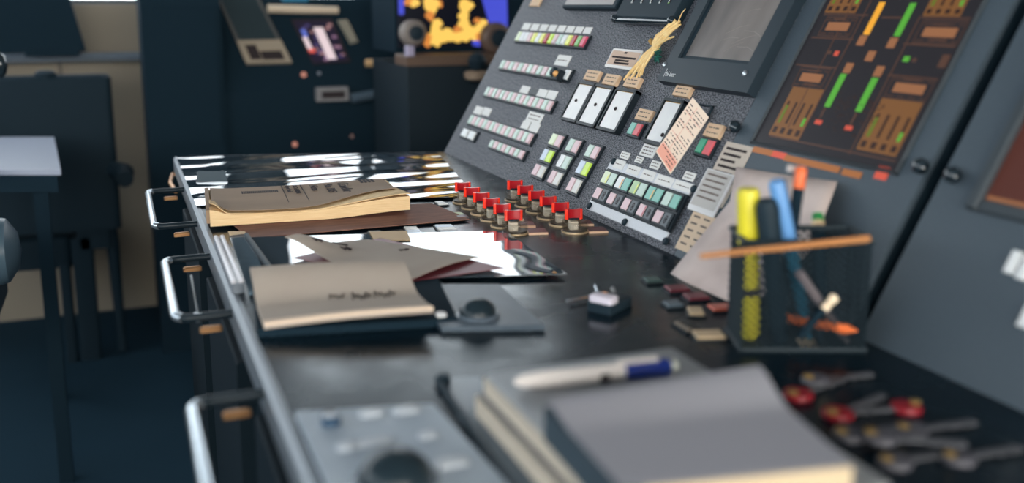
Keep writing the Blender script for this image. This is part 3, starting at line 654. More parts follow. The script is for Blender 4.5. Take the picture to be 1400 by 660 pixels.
for k in range(5):
    for cxx in (0.12, 0.55):
        w = r[1] - r[0]; yv = r[3] - 0.006 - k * (r[3] - r[2] - 0.006) / 5; s.box(r[0] + w * cxx, r[0] + w * (cxx + 0.26), yv - 0.0012, yv + 0.0012, 0.0008, 0.0012, 1)
s.build('slip_face', [mat('beige slip', (214, 190, 164), 0.7), FADED], root, smooth=False)
# creased paper: a sheet in two folds leaning on the panel
pw = [PM @ pan(x, y, h_) for x, y, h_ in ((915, 376, 0.040), (1003, 415, 0.050), (1062, 400, 0.05), (998, 275, 0.022), (1045, 330, 0.03), (1112, 335, 0.035), (1007, 228, 0.010), (1080, 240, 0.012), (1145, 248, 0.012))]
root = thing('leaning_paper', 'creased white paper sheet leaning on the console behind the pen holder', 'paper', T(pw[1]))
def soft(name, verts, faces, mats, root, th=0.0006, sub=2):
    me = bpy.data.meshes.new(name); me.from_pydata([tuple(v) for v in verts], [], faces)
    for m_ in mats: me.materials.append(m_)
    me.polygons.foreach_set('use_smooth', [True] * len(me.polygons)); me.update()
    o_ = bpy.data.objects.new(name, me); COL.objects.link(o_); o_.parent = root
    if sub:
        sb = o_.modifiers.new('sub', 'SUBSURF'); sb.subdivision_type = 'SIMPLE'; sb.levels = sb.render_levels = sub
    so = o_.modifiers.new('thick', 'SOLIDIFY'); so.thickness = th; so.offset = 0
    return o_
LEAN = mat('rosy white paper', (222, 206, 200), 0.8, 0.2, var=0.5, vscale=18, col2=(196, 178, 172))
soft('sheet', [v - pw[1] for v in pw], [[0, 1, 4, 3], [1, 2, 5, 4], [3, 4, 7, 6], [4, 5, 8, 7]], [LEAN], root)

# ------------------------------------------------------------------ red pushbuttons on the desk
GLASS = mat('smoky clear plastic', (96, 84, 66), 0.03, 1.0, alpha=0.16)
REDM = mat('red plastic', (172, 8, 26), 0.3, 0.5)
REDP = mat('bright red post', (255, 58, 36), 0.25, 0.5)
DARKRING = mat('dark button base', (52, 50, 50), 0.35, 0.5)
CREAMLAMP = mat('cream lamp block', (250, 240, 220), 0.4, 0.5)
GOLDRING = mat('cream brass ring', (196, 172, 138), 0.3, 0.5, 0.3)
ORD = ('first', 'second', 'third', 'fourth', 'fifth', 'sixth')
def make_button():
    root = thing('red_pushbutton', '', 'pushbutton', T((0, 0, 0)), 'red-topped pushbuttons on the desk')
    s = MB(); s.lathe((0.002, 0, 0), [(0.0180, 0), (0.0184, 0.0012), (0.0180, 0.0024), (0.0160, 0.0026)], 32); s.build('base_ring', GOLDRING, root)
    s = MB(); s.lathe((0.002, 0, 0), [(0.0162, 0.0024), (0.0162, 0.0046), (0.004, 0.0047)], 32); s.build('base_plate', DARKRING, root)
    s = MB(); s.lathe((0.002, 0, 0), [(0.0176, 0.0026), (0.0176, 0.0150), (0.0170, 0.0158), (0.0164, 0.0150), (0.0164, 0.0026)], 36, cap=False)
    n = 36; s.f += [[i, i + n * 4, (i + 1) % n + n * 4, (i + 1) % n] for i in range(n)]; s.mi += [0] * n
    s.build('clear_guard', GLASS, root)
    s = MB(); s.lathe((0, 0, 0), [(0.0098, 0.0037), (0.0098, 0.0172), (0.0085, 0.0180)], 28); s.build('inner_cylinder', mat('amber clear cylinder', (130, 104, 70), 0.03, 1.0, alpha=0.20), root)
    s = MB(); s.rbox(-0.0062, 0.0050, -0.0078, 0.006, 0.0042, 0.0160, 0.0012, ch=0.0006); s.build('lamp_block', CREAMLAMP, root)
    s = MB(); s.lathe((0, 0, 0), [(0.0078, 0.018), (0.0078, 0.0198)], 24); s.build('collar', BLACK, root)
    # saddle-shaped red top: plate with a sagging upper edge between two round posts
    s = MB(); nx = 12
    for i in range(nx):
        x0 = -0.0085 + 0.017 * i / nx; x1 = -0.0085 + 0.017 * (i + 1) / nx
        sag = lambda x: 0.0318 - 0.0008 * math.cos(x / 0.0085 * math.pi / 2)
        th = lambda x: 0.0022 + 0.0014 * (abs(x) / 0.0085) ** 2
        vs = [(x0, -th(x0), 0.0195), (x1, -th(x1), 0.0195), (x1, th(x1), 0.0195), (x0, th(x0), 0.0195), (x0, -th(x0), sag(x0)), (x1, -th(x1), sag(x1)), (x1, th(x1), sag(x1)), (x0, th(x0), sag(x0))]
        s.add(vs, [[3, 2, 1, 0], [4, 5, 6, 7], [0, 1, 5, 4], [2, 3, 7, 6]])
    for sx in (-1, 1): s.lathe((sx * 0.0092, 0, 0), [(0.0030, 0.0180), (0.0030, 0.0312), (0.0024, 0.0317)], 16, 1)
    s.build('red_cap', [REDM, REDP], root)
    s = MB(); s.box(0.0185, 0.0445, -0.013, 0.013, 0.0, 0.0030, 0, ch=0.0006); s.box(0.0193, 0.0437, -0.0122, 0.0122, 0.0029, 0.0034, 1)
    s.build('nameplate', [mat('cream plate edge', (226, 190, 160), 0.45), mat('brown-red plate', (96, 30, 30), 0.35, 0.4)], root, smooth=False)
    return root
proto = make_button(); first = True
for rowname, p, q in (('row nearer the brown-covered book', (633, 277), (702, 319)), ('row next to the sloped panel', (704, 274), (784, 317))):
    A, B_ = desk(*p), desk(*q)
    for i in range(6):
        o_ = proto if first else copy_tree(proto); first = False
        # columns run parallel to the panel
        pos = A.lerp(B_, i / 5); 
        o_.matrix_world = T(pos) @ Matrix.Rotation(math.radians(-14), 4, 'Z')
        o_['label'] = '%s red-topped clear pushbutton from the far end, %s' % (ORD[i], rowname)

# flush keypads in the desk top
def keypad(label, quad, rows, cols, h=0.003):
    p = [desk(x, y, ZD + h) for x, y in quad]    # far-left, far-right, near-right, near-left
    root = thing('flush_keypad', label, 'keypad', T(p[3]), 'flush keypads in the desk top'); f = lambda a, b_: p[3].lerp(p[2], a).lerp(p[0].lerp(p[1], a), b_) - p[3]
    Z = Vector((0, 0, 1)); s = MB(); s.add(*slab(f, -0.05, 1.05, -0.05, 1.05, Z, -h + 0.0002, -0.001)); s.build('key_housing', HOUSING, root, smooth=False)
    for i in range(rows):
        s = MB(); s.add(*slab(f, 0.02, 0.98, (i + 0.08) / rows, (i + 0.92) / rows, Z, -0.001, 0.001)); s.build('key', KEYC[cols[i]], root, smooth=False)
keypad('four-key grey keypad flush in desk, closest to the red pushbuttons', ((594, 307.5), (617, 307), (634, 321.5), (606, 322.5)), 4, ['grey', 'dark', 'grey', 'blue'])
keypad('three-key pale keypad flush in desk under the brown sheet edge', ((552, 310), (569, 310), (582, 323), (561, 323.5)), 3, ['pink', 'blue', 'grey'])
keypad('two-key dark keypad flush in desk between brown sheet and pushbuttons', ((618, 290.5), (630, 290.5), (641, 297), (626, 297.5)), 2, ['dark', 'sage'])
keypad('single white key flush in desk beside the far plastic sheet', ((594, 275), (603, 275), (613, 279), (600, 280)), 1, ['white'])
keypad('dark two-key pad peeking out under the folded memo', ((503, 316), (520, 315.5), (528, 323), (508, 324)), 2, ['dark', 'dark'])

# ------------------------------------------------------------------ papers and things on the desk
def wavy(q, amp, seed, nx=70, ny=60, z0=0.0012, k=(14, 30)):
    # q: far-left, far-right, near-right, near-left points; a film that ripples
    def f(a, b_):
        p = q[3].lerp(q[2], a).lerp(q[0].lerp(q[1], a), b_)
        w = noise.noise(Vector((p.x * k[0], p.y * k[1], seed))) + 0.5 * noise.noise(Vector((p.x * k[0] * 2.3, p.y * k[1] * 2.1, seed + 9)))
        return Vector((p.x, p.y, ZD + z0 + amp * (w + 1.2)))
    return f
FILM = mat('glossy film over dark chart', (40, 54, 63), 0.03, 0.7, coat=0.6, var=0.3, vscale=14, stretch=(.5, 2, 1), col2=(84, 94, 102), ior=1.5)
q = [desk(241, 216), desk(598, 211.5), desk(652, 272), desk(268, 284)]
root = thing('plastic_chart_sheet', 'glossy rippled plastic sheet over a dark chart at the far end of the desk', 'plastic sheet', T((0, 0, 0)))
s = MB(); s.sheet(wavy(q, 0.0026, 11.7, k=(4.0, 15)), 110, 130, 0.0006); s.build('film', FILM, root, angle=80)
# little clear wedge on the film
p = [desk(268, 251), desk(312, 252), desk(304, 241), desk(275, 241)]
root = thing('clear_wedge', 'small clear plastic wedge lying on the rippled sheet near its corner', 'plastic wedge', T(p[0]))
v = [x - p[0] + Vector((0, 0, 0.004)) for x in p]; up = Vector((0, 0, 0.012))
s = MB(); s.add(v + [v[0].lerp(v[3], .5) + up, v[1].lerp(v[2], .5) + up], [[3, 2, 1, 0], [0, 1, 5, 4], [2, 3, 4, 5], [0, 4, 3], [1, 2, 5]]); s.build('wedge_body', mat('smoked plastic', (96, 108, 116), 0.08, 0.6), root, smooth=False)

# brown sheet under the book
q = [desk(300, 296), desk(590, 281), desk(642, 303), desk(342, 329)]
root = thing('brown_sheet', 'reddish brown rough sheet lying beneath the brown-covered book', 'sheet', T((0, 0, 0)))
s = MB(); s.sheet(wavy(q, 0.0004, 8.1, k=(6, 9), z0=0.0035), 24, 16, 0.0012); s.build('sheet', mat('brown rough paper', (150, 108, 92), 0.7, 0.2, var=0.6, vscale=70, stretch=(.4, 2, 1), col2=(116, 84, 76)), root)
# book
A, B_ = desk(288, 315), desk(561, 297); C_ = desk(272, 264, ZD + 0.018)
Mb = frame_at(A + Vector((0, 0, 0.0052)), B_ - A); L = (B_ - A).length; W = abs((Mb.inverted() @ C_).y)
root = thing('paperback_book', 'worn brown-covered paperback with curling yellowed pages lying on the desk', 'book', Mb)
def top_h(a):
    return 0.0155 + 0.007 * smoothstep(0.10, 0.0, a) - 0.003 * math.sin(min(1, max(0, (a - .05) / .6)) * math.pi) + 0.010 * smoothstep(0.5, 1.0, a)
def bot_h(a): return 0.006 * smoothstep(0.55, 1.0, a)
def bk(a, b_):
    near = max(0, 1 - b_ / 0.6); h_ = 0.0150 + (top_h(a) - 0.0150) * (0.25 + 0.75 * near)
    return Vector((a * L, b_ * W, h_))
PAGES = mat('yellowed page edges', (246, 218, 174), 0.8, 0.15, var=0.7, vscale=20, stretch=(1.2, 1.2, 45), col2=(222, 186, 138), bump=0.5, bscale=20)
s = MB(); s.sheet(bk, 40, 16, lambda a, b_: bk(a, b_).z - bot_h(a) * max(0, 1 - b_ / .6)); s.build('page_block', PAGES, root, angle=50)
# loose upper pages curling at the two ends
def bk2(a, b_):
    p = bk(a, b_ * 0.55); p.z += 0.0012 + 0.009 * smoothstep(0.09, 0.0, a) * (1 - b_) + 0.003 * smoothstep(0.55, 1, a) * (1 - b_); p.y += 0.002; return p
s = MB(); s.sheet(bk2, 40, 10, 0.0011); s.build('loose_pages', PAGES, root, angle=50)
def cov(a, b_):
    a2 = 0.012 + a * 0.965; lo = 0.02 + 0.34 * smoothstep(0.45, 1.0, a) + 0.12 * smoothstep(0.1, 0.0, a)
    t = lo + (1.0 - lo) * b_; p = bk(a2, t); p.z += 0.0052 - 0.0022 * t + 0.003 * smoothstep(0.55, 1, a) * max(0, 1 - t / .55); return p
KRAFT = mat('brown kraft cover', (162, 138, 116), 0.75, 0.2, var=0.6, vscale=12, stretch=(.5, 2, 1), col2=(142, 122, 104))
s = MB(); s.sheet(cov, 40, 14, 0.0007)
# the spine wrap on the end
s.sheet(lambda a, b_: Vector((-0.0045 + 0.006 * a, W * (0.05 + 0.95 * b_), 0.0205 + 0.001 * math.sin(b_ * 3))), 2, 10, 0.018)
cover = s.build('cover', KRAFT, root, angle=60)
BK = mat('cover ink', (58, 54, 58), 0.7, 0.1)
def ctext(txt, size, cx, cy):      # lines run towards the viewer
    z = max(bk(cx / L, cy / W).z, bk(cx / L, max(0, (cy - 0.05) / W)).z) + 0.0056
    lettering(txt, size, cover, T((cx, cy, z)) @ Matrix.Rotation(math.radians(-90), 4, 'Z'), BK, ext=0.00025)
ctext('Condor', 0.024, L * 0.70, W * 0.86); ctext('Mar. BRE', 0.018, L * 0.625, W * 0.86); ctext('Notus', 0.018, L * 0.545, W * 0.86)
ctext('DOC of ARRVA', 0.010, L * 0.455, W * 0.9); ctext('Report Book', 0.010, L * 0.415, W * 0.9)
s = MB()
for k in range(20):
    x0 = L * (0.175 + 0.0098 * k); s.box(x0, x0 + L * 0.0062, W * 0.70, W * 0.80, bk(x0 / L, .75).z + 0.0034, bk(x0 / L, .75).z + 0.0040)
for xx in (0.395, 0.50):
    for k in range(8):
        t0 = 0.25 + k * .0875; z = bk(xx, t0).z + 0.0048; s.box(L * xx, L * xx + 0.0008, W * t0, W * (t0 + .0875), z - 0.0015, z)
for k in range(4): s.box(L * (0.835 + .022 * k), L * (0.85 + .022 * k), W * 0.84, W * 0.99, 0.018, 0.0212)
s.build('printed_marks', BK, cover, smooth=False)

# white-edged slim case on the desk edge
a, c = desk(299, 321, ZD + 0.014), desk(325, 384, ZD + 0.014)
Mx = frame_at(Vector((c.x, c.y, ZD + 0.0004)), a - c); Ls = (a - c).length
root = thing('slim_case', 'slim white ribbed case lying along the silver desk edge', 'case', Mx)
s = MB(); s.rbox(0, Ls, -0.0065, 0.0065, 0, 0.011, 0.002, ch=0.001); s.build('case_body', mat('grey case', (120, 128, 138), 0.3), root)
for yy in (-0.0038, 0.0038):
    s = MB(); s.rbox(0.002, Ls - 0.002, yy - 0.0024, yy + 0.0024, 0.011, 0.014, 0.001, ch=0.0008); s.build('white_rail', mat('white plastic', (228, 226, 232), 0.35), root)
# translucent bluish slab beside it
q = [desk(312, 322), desk(335, 322), desk(372, 400), desk(340, 405)]
root = thing('glass_slab', 'bluish translucent plastic slab between slim case and clear folder', 'plastic slab', T((0, 0, 0)))
s = MB(); s.sheet(wavy(q, 0.0001, 1, z0=0.006), 4, 8, 0.0055); s.build('slab', mat('bluish plastic', (108, 128, 142), 0.06, 0.6, coat=0.6), root)

# clear folder with papers
q = [desk(333, 330), desk(690, 321), desk(775, 381), desk(375, 391)]
root = thing('clear_folder', 'glossy clear plastic folder catching the window light, under the memo sheets', 'folder', T((0, 0, 0)))
s = MB(); s.sheet(wavy(q, 0.0007, 5.2, k=(5, 8), z0=0.0052), 70, 50, 0.0010); s.build('front_film', mat('glossy folder film', (70, 82, 92), 0.03, 0.7, coat=1.0, ior=1.55), root, angle=80)
s = MB(); a_, b2 = q[3] + Vector((0.004, 0, 0.0035)), q[0] + Vector((0.004, 0, 0.0035)); s.tube([a_ + Vector((0, 0, .005)), b2 + Vector((0, 0, .005))], 0.003, 8); s.build('spine', BLACK, root)
q2 = [desk(505, 324), desk(556, 323), desk(562, 336), desk(512, 337)]
s = MB(); s.sheet(wavy(q2, 0.0001, 1, z0=0.0074), 3, 3, 0.0006); s.build('index_card', mat('tan card', (196, 164, 122), 0.6), root)

# maroon card and folded memo on the folder
def curl_sheet(name, label, cat, pts, m, th=0.0007, lift=None, n=24, z0=0.009, group=None):
    c = [desk(x, y, ZD + z) for x, y, z in pts]      # far-left, far-right, near-right, near-left with heights
    root = thing(name, label, cat, T((0, 0, 0)), group)
    def f(a, b_):
        p = c[3].lerp(c[2], a).lerp(c[0].lerp(c[1], a), b_)
        if lift: p = p + Vector((0, 0, lift(a, b_)))
        return p
    s = MB(); s.sheet(f, n, n, th); return root, s, f
root, s, f = curl_sheet('maroon_card', 'dark maroon card sandwiched between clear folder and creased grey memo', 'card', ((400, 352, .0095), (520, 325, .0095), (690, 366, .0095), (560, 384, .0095)), None)
s.build('card_face', mat('maroon card', (112, 48, 56), 0.45, 0.4), root)
root, s, f = curl_sheet('creased_memo', 'creased grey memo sheet with scribbles lying cornerwise on the clear folder', 'memo', ((390, 346, .012), (503, 327, .012), (655, 351, .012), (566, 380, .012)), None,
                        lift=lambda a, b_: 0.020 * smoothstep(0.55, 1, b_) * smoothstep(0.6, 0.1, a) + 0.003 * math.sin(a * math.pi))
s.build('sheet', MEMO, root, angle=70)
def scribble(root, f, strokes, r=0.0007):
    s = MB()
    for a0, b0, dx, amp, n in strokes:
        s.tube([f(a0 + dx * k / n, b0 + amp * (1 if k % 2 else -1) * (0.6 + 0.4 * math.sin(k * 2.1))) + Vector((0, 0, 0.0006)) for k in range(n + 1)], r, 5)
    s.build('scribble', INK, root)
scribble(root, f, ((0.30, 0.72, 0.09, 0.035, 8), (0.16, 0.86, 0.10, 0.03, 9), (0.42, 0.86, 0.12, 0.05, 8), (0.7, 0.5, 0.12, 0.02, 8)))
# the memo pad in front, in its black tray
q = [desk(346, 398), desk(598, 388), desk(626, 446), desk(352, 462)]
root = thing('memo_tray', 'flat black tray under the front grey memo pad', 'tray', T((0, 0, 0)))
s = MB(); s.sheet(wavy(q, 0, 1, 2, 2, z0=0.008), 2, 2, 0.0075); s.build('tray_body', SOFTBLACK, root, smooth=False)
root, s, f = curl_sheet('memo_pad', 'grey memo pad with cream edges and scribbles, curling at its far edge', 'memo pad', ((343, 394, .016), (552, 384, .016), (592, 421, .022), (361, 443, .014)), None, th=0.005,
                        lift=lambda a, b_: 0.022 * smoothstep(0.45, 1, b_) + 0.002 * math.sin(a * 3))
s.mi = s.mi; s.build('pad_sheets', MEMO, root, angle=70)
scribble(root, f, ((0.44, 0.50, 0.10, 0.05, 7), (0.58, 0.46, 0.12, 0.09, 9), (0.72, 0.48, 0.14, 0.08, 9)), r=0.0006)
def f_edge(a, b_):
    p = f(a, 0.0).lerp(f(a, 0.09), b_); p.z += 0.0004 + 0.0015 * (1 - b_); p.y -= 0.002 * (1 - b_); return p
s = MB(); s.sheet(f_edge, 20, 3, 0.0035); s.build('cream_edge', mat('cream memo edge', (224, 202, 180), 0.8), root, angle=70)

# trackball panels
def trackball(label, quad, dome, rw, extras, pm=None):
    p = [desk(x, y, ZD + 0.006) for x, y in quad]; root = thing('trackball_panel', label, 'trackball panel', T(p[3]), 'trackball panels in the desk top')
    f = lambda a, b_: p[3].lerp(p[2], a).lerp(p[0].lerp(p[1], a), b_) - p[3]; Z = Vector((0, 0, 1))
    s = MB(); s.add(*slab(f, 0, 1, 0, 1, Z, -0.0055, 0.0)); s.build('cover_plate', pm or mat('slate cover plate', (74, 88, 100), 0.42, 0.4, var=0.6, vscale=30, col2=(92, 104, 116)), root, smooth=False)
    d = desk(dome[0], dome[1], ZD + 0.006) - p[3]; r_ = rw
    s = MB(); s.lathe(d, [(r_ * 1.12, 0), (r_ * 1.15, 0.002), (r_ * 1.05, 0.004), (r_, 0.004)], 32); s.build('ball_ring', mat('grey ring', (92, 104, 116), 0.25, 0.6), root)
    s = MB(); s.lathe(d, [(r_ * math.cos(t), r_ * 0.85 * math.sin(t) + 0.002) for t in [math.pi / 2 * k / 10 for k in range(10)]] + [(0.0004, r_ * 0.85 + 0.002)], 32); s.build('ball', mat('black ball', (30, 44, 52), 0.3, 0.4), root)
    for nm, x, y, w, dp, hh_, m_ in extras:
        e = desk(x, y, ZD + 0.006) - p[3]; s = MB(); s.rbox(e.x - w / 2, e.x + w / 2, e.y - dp / 2, e.y + dp / 2, 0, hh_, min(w, dp) * 0.35, ch=0.0012); s.build(nm, m_, root)
WCAP = mat('pale cap', (190, 198, 206), 0.35); 
trackball('slate trackball panel between front memo pad and clear folder', ((553, 388), (682, 388), (745, 444), (604, 446)), (653, 432), 0.0185,
          [('stud', 603, 434, 0.010, 0.012, 0.005, mat('white stud', (236, 238, 240), 0.25))])
trackball('slate trackball panel beside the thick notebook at the near desk edge', ((404, 562), (592, 551), (730, 700), (470, 712)), (541, 660), 0.0235,
          [('dark_cap', 452, 577, 0.013, 0.018, 0.006, mat('navy cap', (52, 78, 104), 0.2, 0.6)), ('pale_button', 508, 566, 0.018, 0.012, 0.003, WCAP), ('pale_button', 556, 562, 0.020, 0.012, 0.003, WCAP), ('pale_button', 475, 612, 0.014, 0.010, 0.003, WCAP), ('pale_button', 585, 597, 0.013, 0.010, 0.003, WCAP), ('pale_button', 508, 606, 0.03, 0.010, 0.002, WCAP), ('pale_button', 618, 634, 0.022, 0.012, 0.003, WCAP)], mat('slate plate lit tone', (150, 164, 178), 0.45, 0.4, var=0.6, vscale=30, col2=(172, 184, 196)))  # twin of the other plate, window reflection put into its lighter colour

# ------------------------------------------------------------------ thick notebook, memo block and pen at the near end
zt = 0.034
a = desk(648, 512, ZD + zt); b2 = desk(795, 660, ZD + zt); e = desk(950, 497, ZD + zt)
root = thing('thick_notebook', 'thick hardback notebook with two cream page blocks under pen and memo block', 'notebook', T((a.x, 0, ZD + 0.0005)))
y0 = 0.40; Wn = e.x - a.x
s = MB(); s.rbox(-0.012, Wn + 0.02, y0, a.y + 0.006, 0.0, 0.0035, 0.003, ch=0.0008); s.build('back_cover', mat('slate cover', (70, 88, 102), 0.5), root)
NB = mat('notebook pages', (206, 196, 180), 0.8, 0.15, var=0.6, vscale=25, stretch=(1, 1, 50), col2=(180, 170, 156))
s = MB(); s.rbox(0.0, Wn, y0, a.y, 0.0035, 0.017, 0.002); s.build('page_block', NB, root)
s = MB(); s.rbox(0.003, Wn, y0, a.y - 0.002, 0.017, 0.0195, 0.002, ch=0.0006); s.build('divider', mat('dark divider', (96, 96, 98), 0.6), root)
s = MB(); s.rbox(0.006, Wn, y0, a.y - 0.003, 0.0195, 0.031, 0.002); s.build('page_block', NB, root)
s = MB(); s.rbox(0.008, Wn + 0.002, y0, a.y - 0.003, 0.031, zt, 0.003, ch=0.0008); s.build('front_cover', mat('grey cover', (150, 154, 158), 0.5), root)
q = [desk(600, 513), desk(646, 513), desk(830, 720), desk(722, 720)]
root = thing('plastic_sleeve', 'clear dark-edged plastic sleeve sticking out from under the thick notebook', 'plastic sleeve', T((0, 0, 0)))
s = MB(); s.sheet(wavy([desk(600, 516, ZD), desk(655, 516, ZD), desk(800, 690, ZD), desk(716, 690, ZD)], 0.0, 1, 2, 2, z0=0.0008), 2, 2, 0.0006); s.build('sleeve', mat('slate sleeve', (84, 100, 114), 0.25, 0.5), root)
s = MB(); p0, p1 = desk(598, 518, ZD + .003), desk(714, 690, ZD + .003); s.tube([p0, p1], 0.0028, 8); s.build('sleeve_spine', BLACK, root)
p0 = desk(606, 519, ZD + .004); s = MB(); s.lathe((p0.x, p0.y, ZD + 0.0006), [(0.006, 0), (0.006, 0.006), (0.004, 0.008)], 16); s.build('corner_stud', BLACK, root)
# memo block
zb = zt + 0.0005
top = zb + 0.022
c = [desk(748, 556, ZD + top), desk(1036, 524, ZD + top), desk(1166, 636, ZD + top), desk(850, 668, ZD + top)]
root = thing('memo_block', 'big grey-topped memo block with cream edge lying on the thick notebook', 'memo block', T((0, 0, 0)))
def fb(a_, b_):
    p = c[3].lerp(c[2], a_).lerp(c[0].lerp(c[1], a_), b_); return p + Vector((0, 0, -0.001))
s = MB(); s.sheet(fb, 12, 12, 0.0205); s.build('page_block', mat('cream block edge', (232, 212, 178), 0.8, 0.15, var=0.6, vscale=30, stretch=(1, 1, 40), col2=(214, 192, 158)), root, angle=50)
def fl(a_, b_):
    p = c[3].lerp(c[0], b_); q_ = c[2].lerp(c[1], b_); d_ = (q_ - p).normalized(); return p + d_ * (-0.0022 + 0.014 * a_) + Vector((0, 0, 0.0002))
s = MB(); s.sheet(fl, 3, 12, 0.0216); s.build('outer_band', mat('slate side shade', (58, 72, 82), 0.6, 0.2), root, angle=50)  # dark slab added over the side face to stand in for its shade
def ft(a_, b_):
    p = c[3].lerp(c[2], a_).lerp(c[0].lerp(c[1], a_), b_); return p + Vector((0, 0, 0.0006 + 0.012 * smoothstep(0.6, 1.0, b_) * (0.35 + 0.65 * a_)))
s = MB(); s.sheet(ft, 20, 24, 0.0007); s.build('top_sheet', mat('grey memo top', (158, 158, 166), 0.8, 0.15), root, angle=70)
# pen
pa, pb = desk(703, 522, ZD + zt + 0.006), desk(926, 499, ZD + zt + 0.006)
Mp = frame_at(pa, pb - pa); Lp = (pb - pa).length; AX = (Vector((0, 1, 0)), Vector((0, 0, 1)), Vector((1, 0, 0)))
root = thing('ballpoint_pen', 'white ballpoint pen with blue clip end lying on the thick notebook', 'pen', Mp)
s = MB(); s.lathe((0, 0, 0), [(0.0015, 0), (0.0045, 0.006), (0.0058, 0.02), (0.006, Lp * 0.66)], 20, axes=AX); s.build('barrel', mat('white pen', (238, 230, 224), 0.3), root)
s = MB(); s.lathe((0, 0, 0), [(0.0061, Lp * 0.66), (0.0061, Lp * 0.93), (0.005, Lp * 0.95)], 20, axes=AX); s.build('blue_end', mat('blue plastic', (20, 52, 140), 0.3), root)
s = MB(); s.rbox(Lp * 0.62, Lp * 0.88, -0.0025, 0.0025, 0.0058, 0.0078, 0.002); s.build('clip', mat('white pen', (0, 0, 0)), root)
s = MB(); s.lathe((0, 0, 0), [(0.0042, Lp * 0.95), (0.0046, Lp * 0.985), (0.002, Lp)], 16, axes=AX); s.build('push_tip', mat('clear tip', (206, 210, 196), 0.2), root)
s = MB(); s.box(Lp * 0.5, Lp * 0.56, -0.0062, -0.003, -0.005, 0.001); s.build('logo_patch', INK, root, smooth=False)

# ------------------------------------------------------------------ mesh pen holder and what stands in it
cx0, cx1 = 1004, 1190
n0, n1 = desk(1013, 482), desk(1182, 482)
SZ = (n1 - n0).length; HC = 0.098
Mc = frame_at(Vector((n0.x, n0.y, ZD + 0.0005)), n1 - n0)
CUP = thing('mesh_pen_holder', 'square black wire mesh pen holder standing in front of the leaning paper', 'pen holder', Mc)
DC = SZ * 0.53
WIRE = mat('black wire', (34, 48, 56), 0.5, 0.3)
def mesh_wall(p0, ex, w, h_):
    s = MB(); sp = 0.0070; r_ = 0.0007; k = -h_
    while k < w:
        for sg in (1, -1):
            pts = []
            for t in (0.0, 1.0):
                u = k + h_ * t if sg > 0 else k + h_ * (1 - t); pts.append((u, h_ * t))
            (u0, v0), (u1, v1) = pts
            def clip(u0, v0, u1, v1):
                if u1 == u0: return None
                t0, t1 = 0.0, 1.0; d_ = u1 - u0
                for lo, sgn in ((0, 1), (w, -1)):
                    ta = (lo - u0) / d_
                    if (d_ > 0) == (sgn > 0): t0 = max(t0, ta)
                    else: t1 = min(t1, ta)
                return None if t0 >= t1 else (u0 + d_ * t0, v0 + (v1 - v0) * t0, u0 + d_ * t1, v0 + (v1 - v0) * t1)
            c_ = clip(u0, v0, u1, v1)
            if c_: s.tube([p0 + ex * c_[0] + Vector((0, 0, c_[1])), p0 + ex * c_[2] + Vector((0, 0, c_[3]))], r_, 4)
        k += sp
    return s
for p0, ex, w in ((Vector((0, 0, 0)), Vector((1, 0, 0)), SZ), (Vector((0, DC, 0)), Vector((1, 0, 0)), SZ), (Vector((0, 0, 0)), Vector((0, 1, 0)), DC), (Vector((SZ, 0, 0)), Vector((0, 1, 0)), DC)):
    mesh_wall(p0, ex, w, HC).build('mesh_side', WIRE, CUP, smooth=False)
for z_, nm in ((HC, 'rim'), (0.002, 'base_rim')):
    s = MB(); s.tube([(0, 0, z_), (SZ, 0, z_)], 0.0028, 8); s.tube([(SZ, 0, z_), (SZ, DC, z_)], 0.0028, 8); s.tube([(SZ, DC, z_), (0, DC, z_)], 0.0028, 8); s.tube([(0, DC, z_), (0, 0, z_)], 0.0028, 8); s.build(nm, WIRE, CUP)
s = MB(); s.box(0, SZ, 0, DC, 0.0003, 0.002); s.build('base', WIRE, CUP, smooth=False)
def stick(name, label, cat, base_px, top_px, zb_, group=None, at_y=None):
    # root at the foot; x axis along the stick
    P0 = desk(base_px[0], base_px[1], ZD + zb_); P1 = far(top_px[0], top_px[1], at_y if at_y else P0.y)
    e = (P1 - P0).normalized(); s_ = e.cross(Vector((0, 1, 0))).normalized(); t_ = s_.cross(e)
    M = Matrix(((s_.x, t_.x, e.x, P0.x), (s_.y, t_.y, e.y, P0.y), (s_.z, t_.z, e.z, P0.z), (0, 0, 0, 1)))
    return thing(name, label, cat, M, group), (P1 - P0).length
root, Lh = stick('highlighter_pen', 'bright yellow highlighter standing upright in the mesh holder', 'highlighter', (1026, 462), (1023, 258), 0.004)
YEL = mat('yellow plastic', (224, 212, 52), 0.35)
hr = 0.0088
s = MB(); s.lathe((0, 0, 0), [(hr * .7, 0), (hr, 0.004), (hr, Lh * 0.30)], 20); s.build('barrel', YEL, root)
s = MB(); s.lathe((0, 0, 0), [(hr * .98, Lh * 0.30), (hr * .98, Lh * 0.35)], 20); s.build('dark_band', INK, root)
s = MB(); s.lathe((0, 0, 0), [(hr, Lh * 0.35), (hr, Lh * 0.60)], 20); s.build('barrel', YEL, root)
s = MB(); s.lathe((0, 0, 0), [(hr * .99, Lh * 0.60), (hr * .99, Lh * 0.645)], 20); s.build('dark_band', INK, root)
s = MB(); s.lathe((0, 0, 0), [(hr * 1.12, Lh * 0.645), (hr * 1.12, Lh * 0.97), (hr * .95, Lh)], 20); s.build('cap', YEL, root)
root, Lh = stick('blue_pen', 'pale blue capped pen leaning in the mesh holder before the white paper', 'pen', (1106, 462), (1061, 247), 0.004)
s = MB(); s.lathe((0, 0, 0), [(0.002, 0), (0.0055, 0.02), (0.0062, Lh * 0.6)], 16); s.build('barrel', mat('teal barrel', (40, 110, 140), 0.35), root)
s = MB(); s.lathe((0, 0, 0), [(0.0068, Lh * 0.6), (0.0072, Lh * 0.98), (0.0055, Lh)], 16); s.build('cap', mat('light blue cap', (104, 158, 216), 0.35), root)
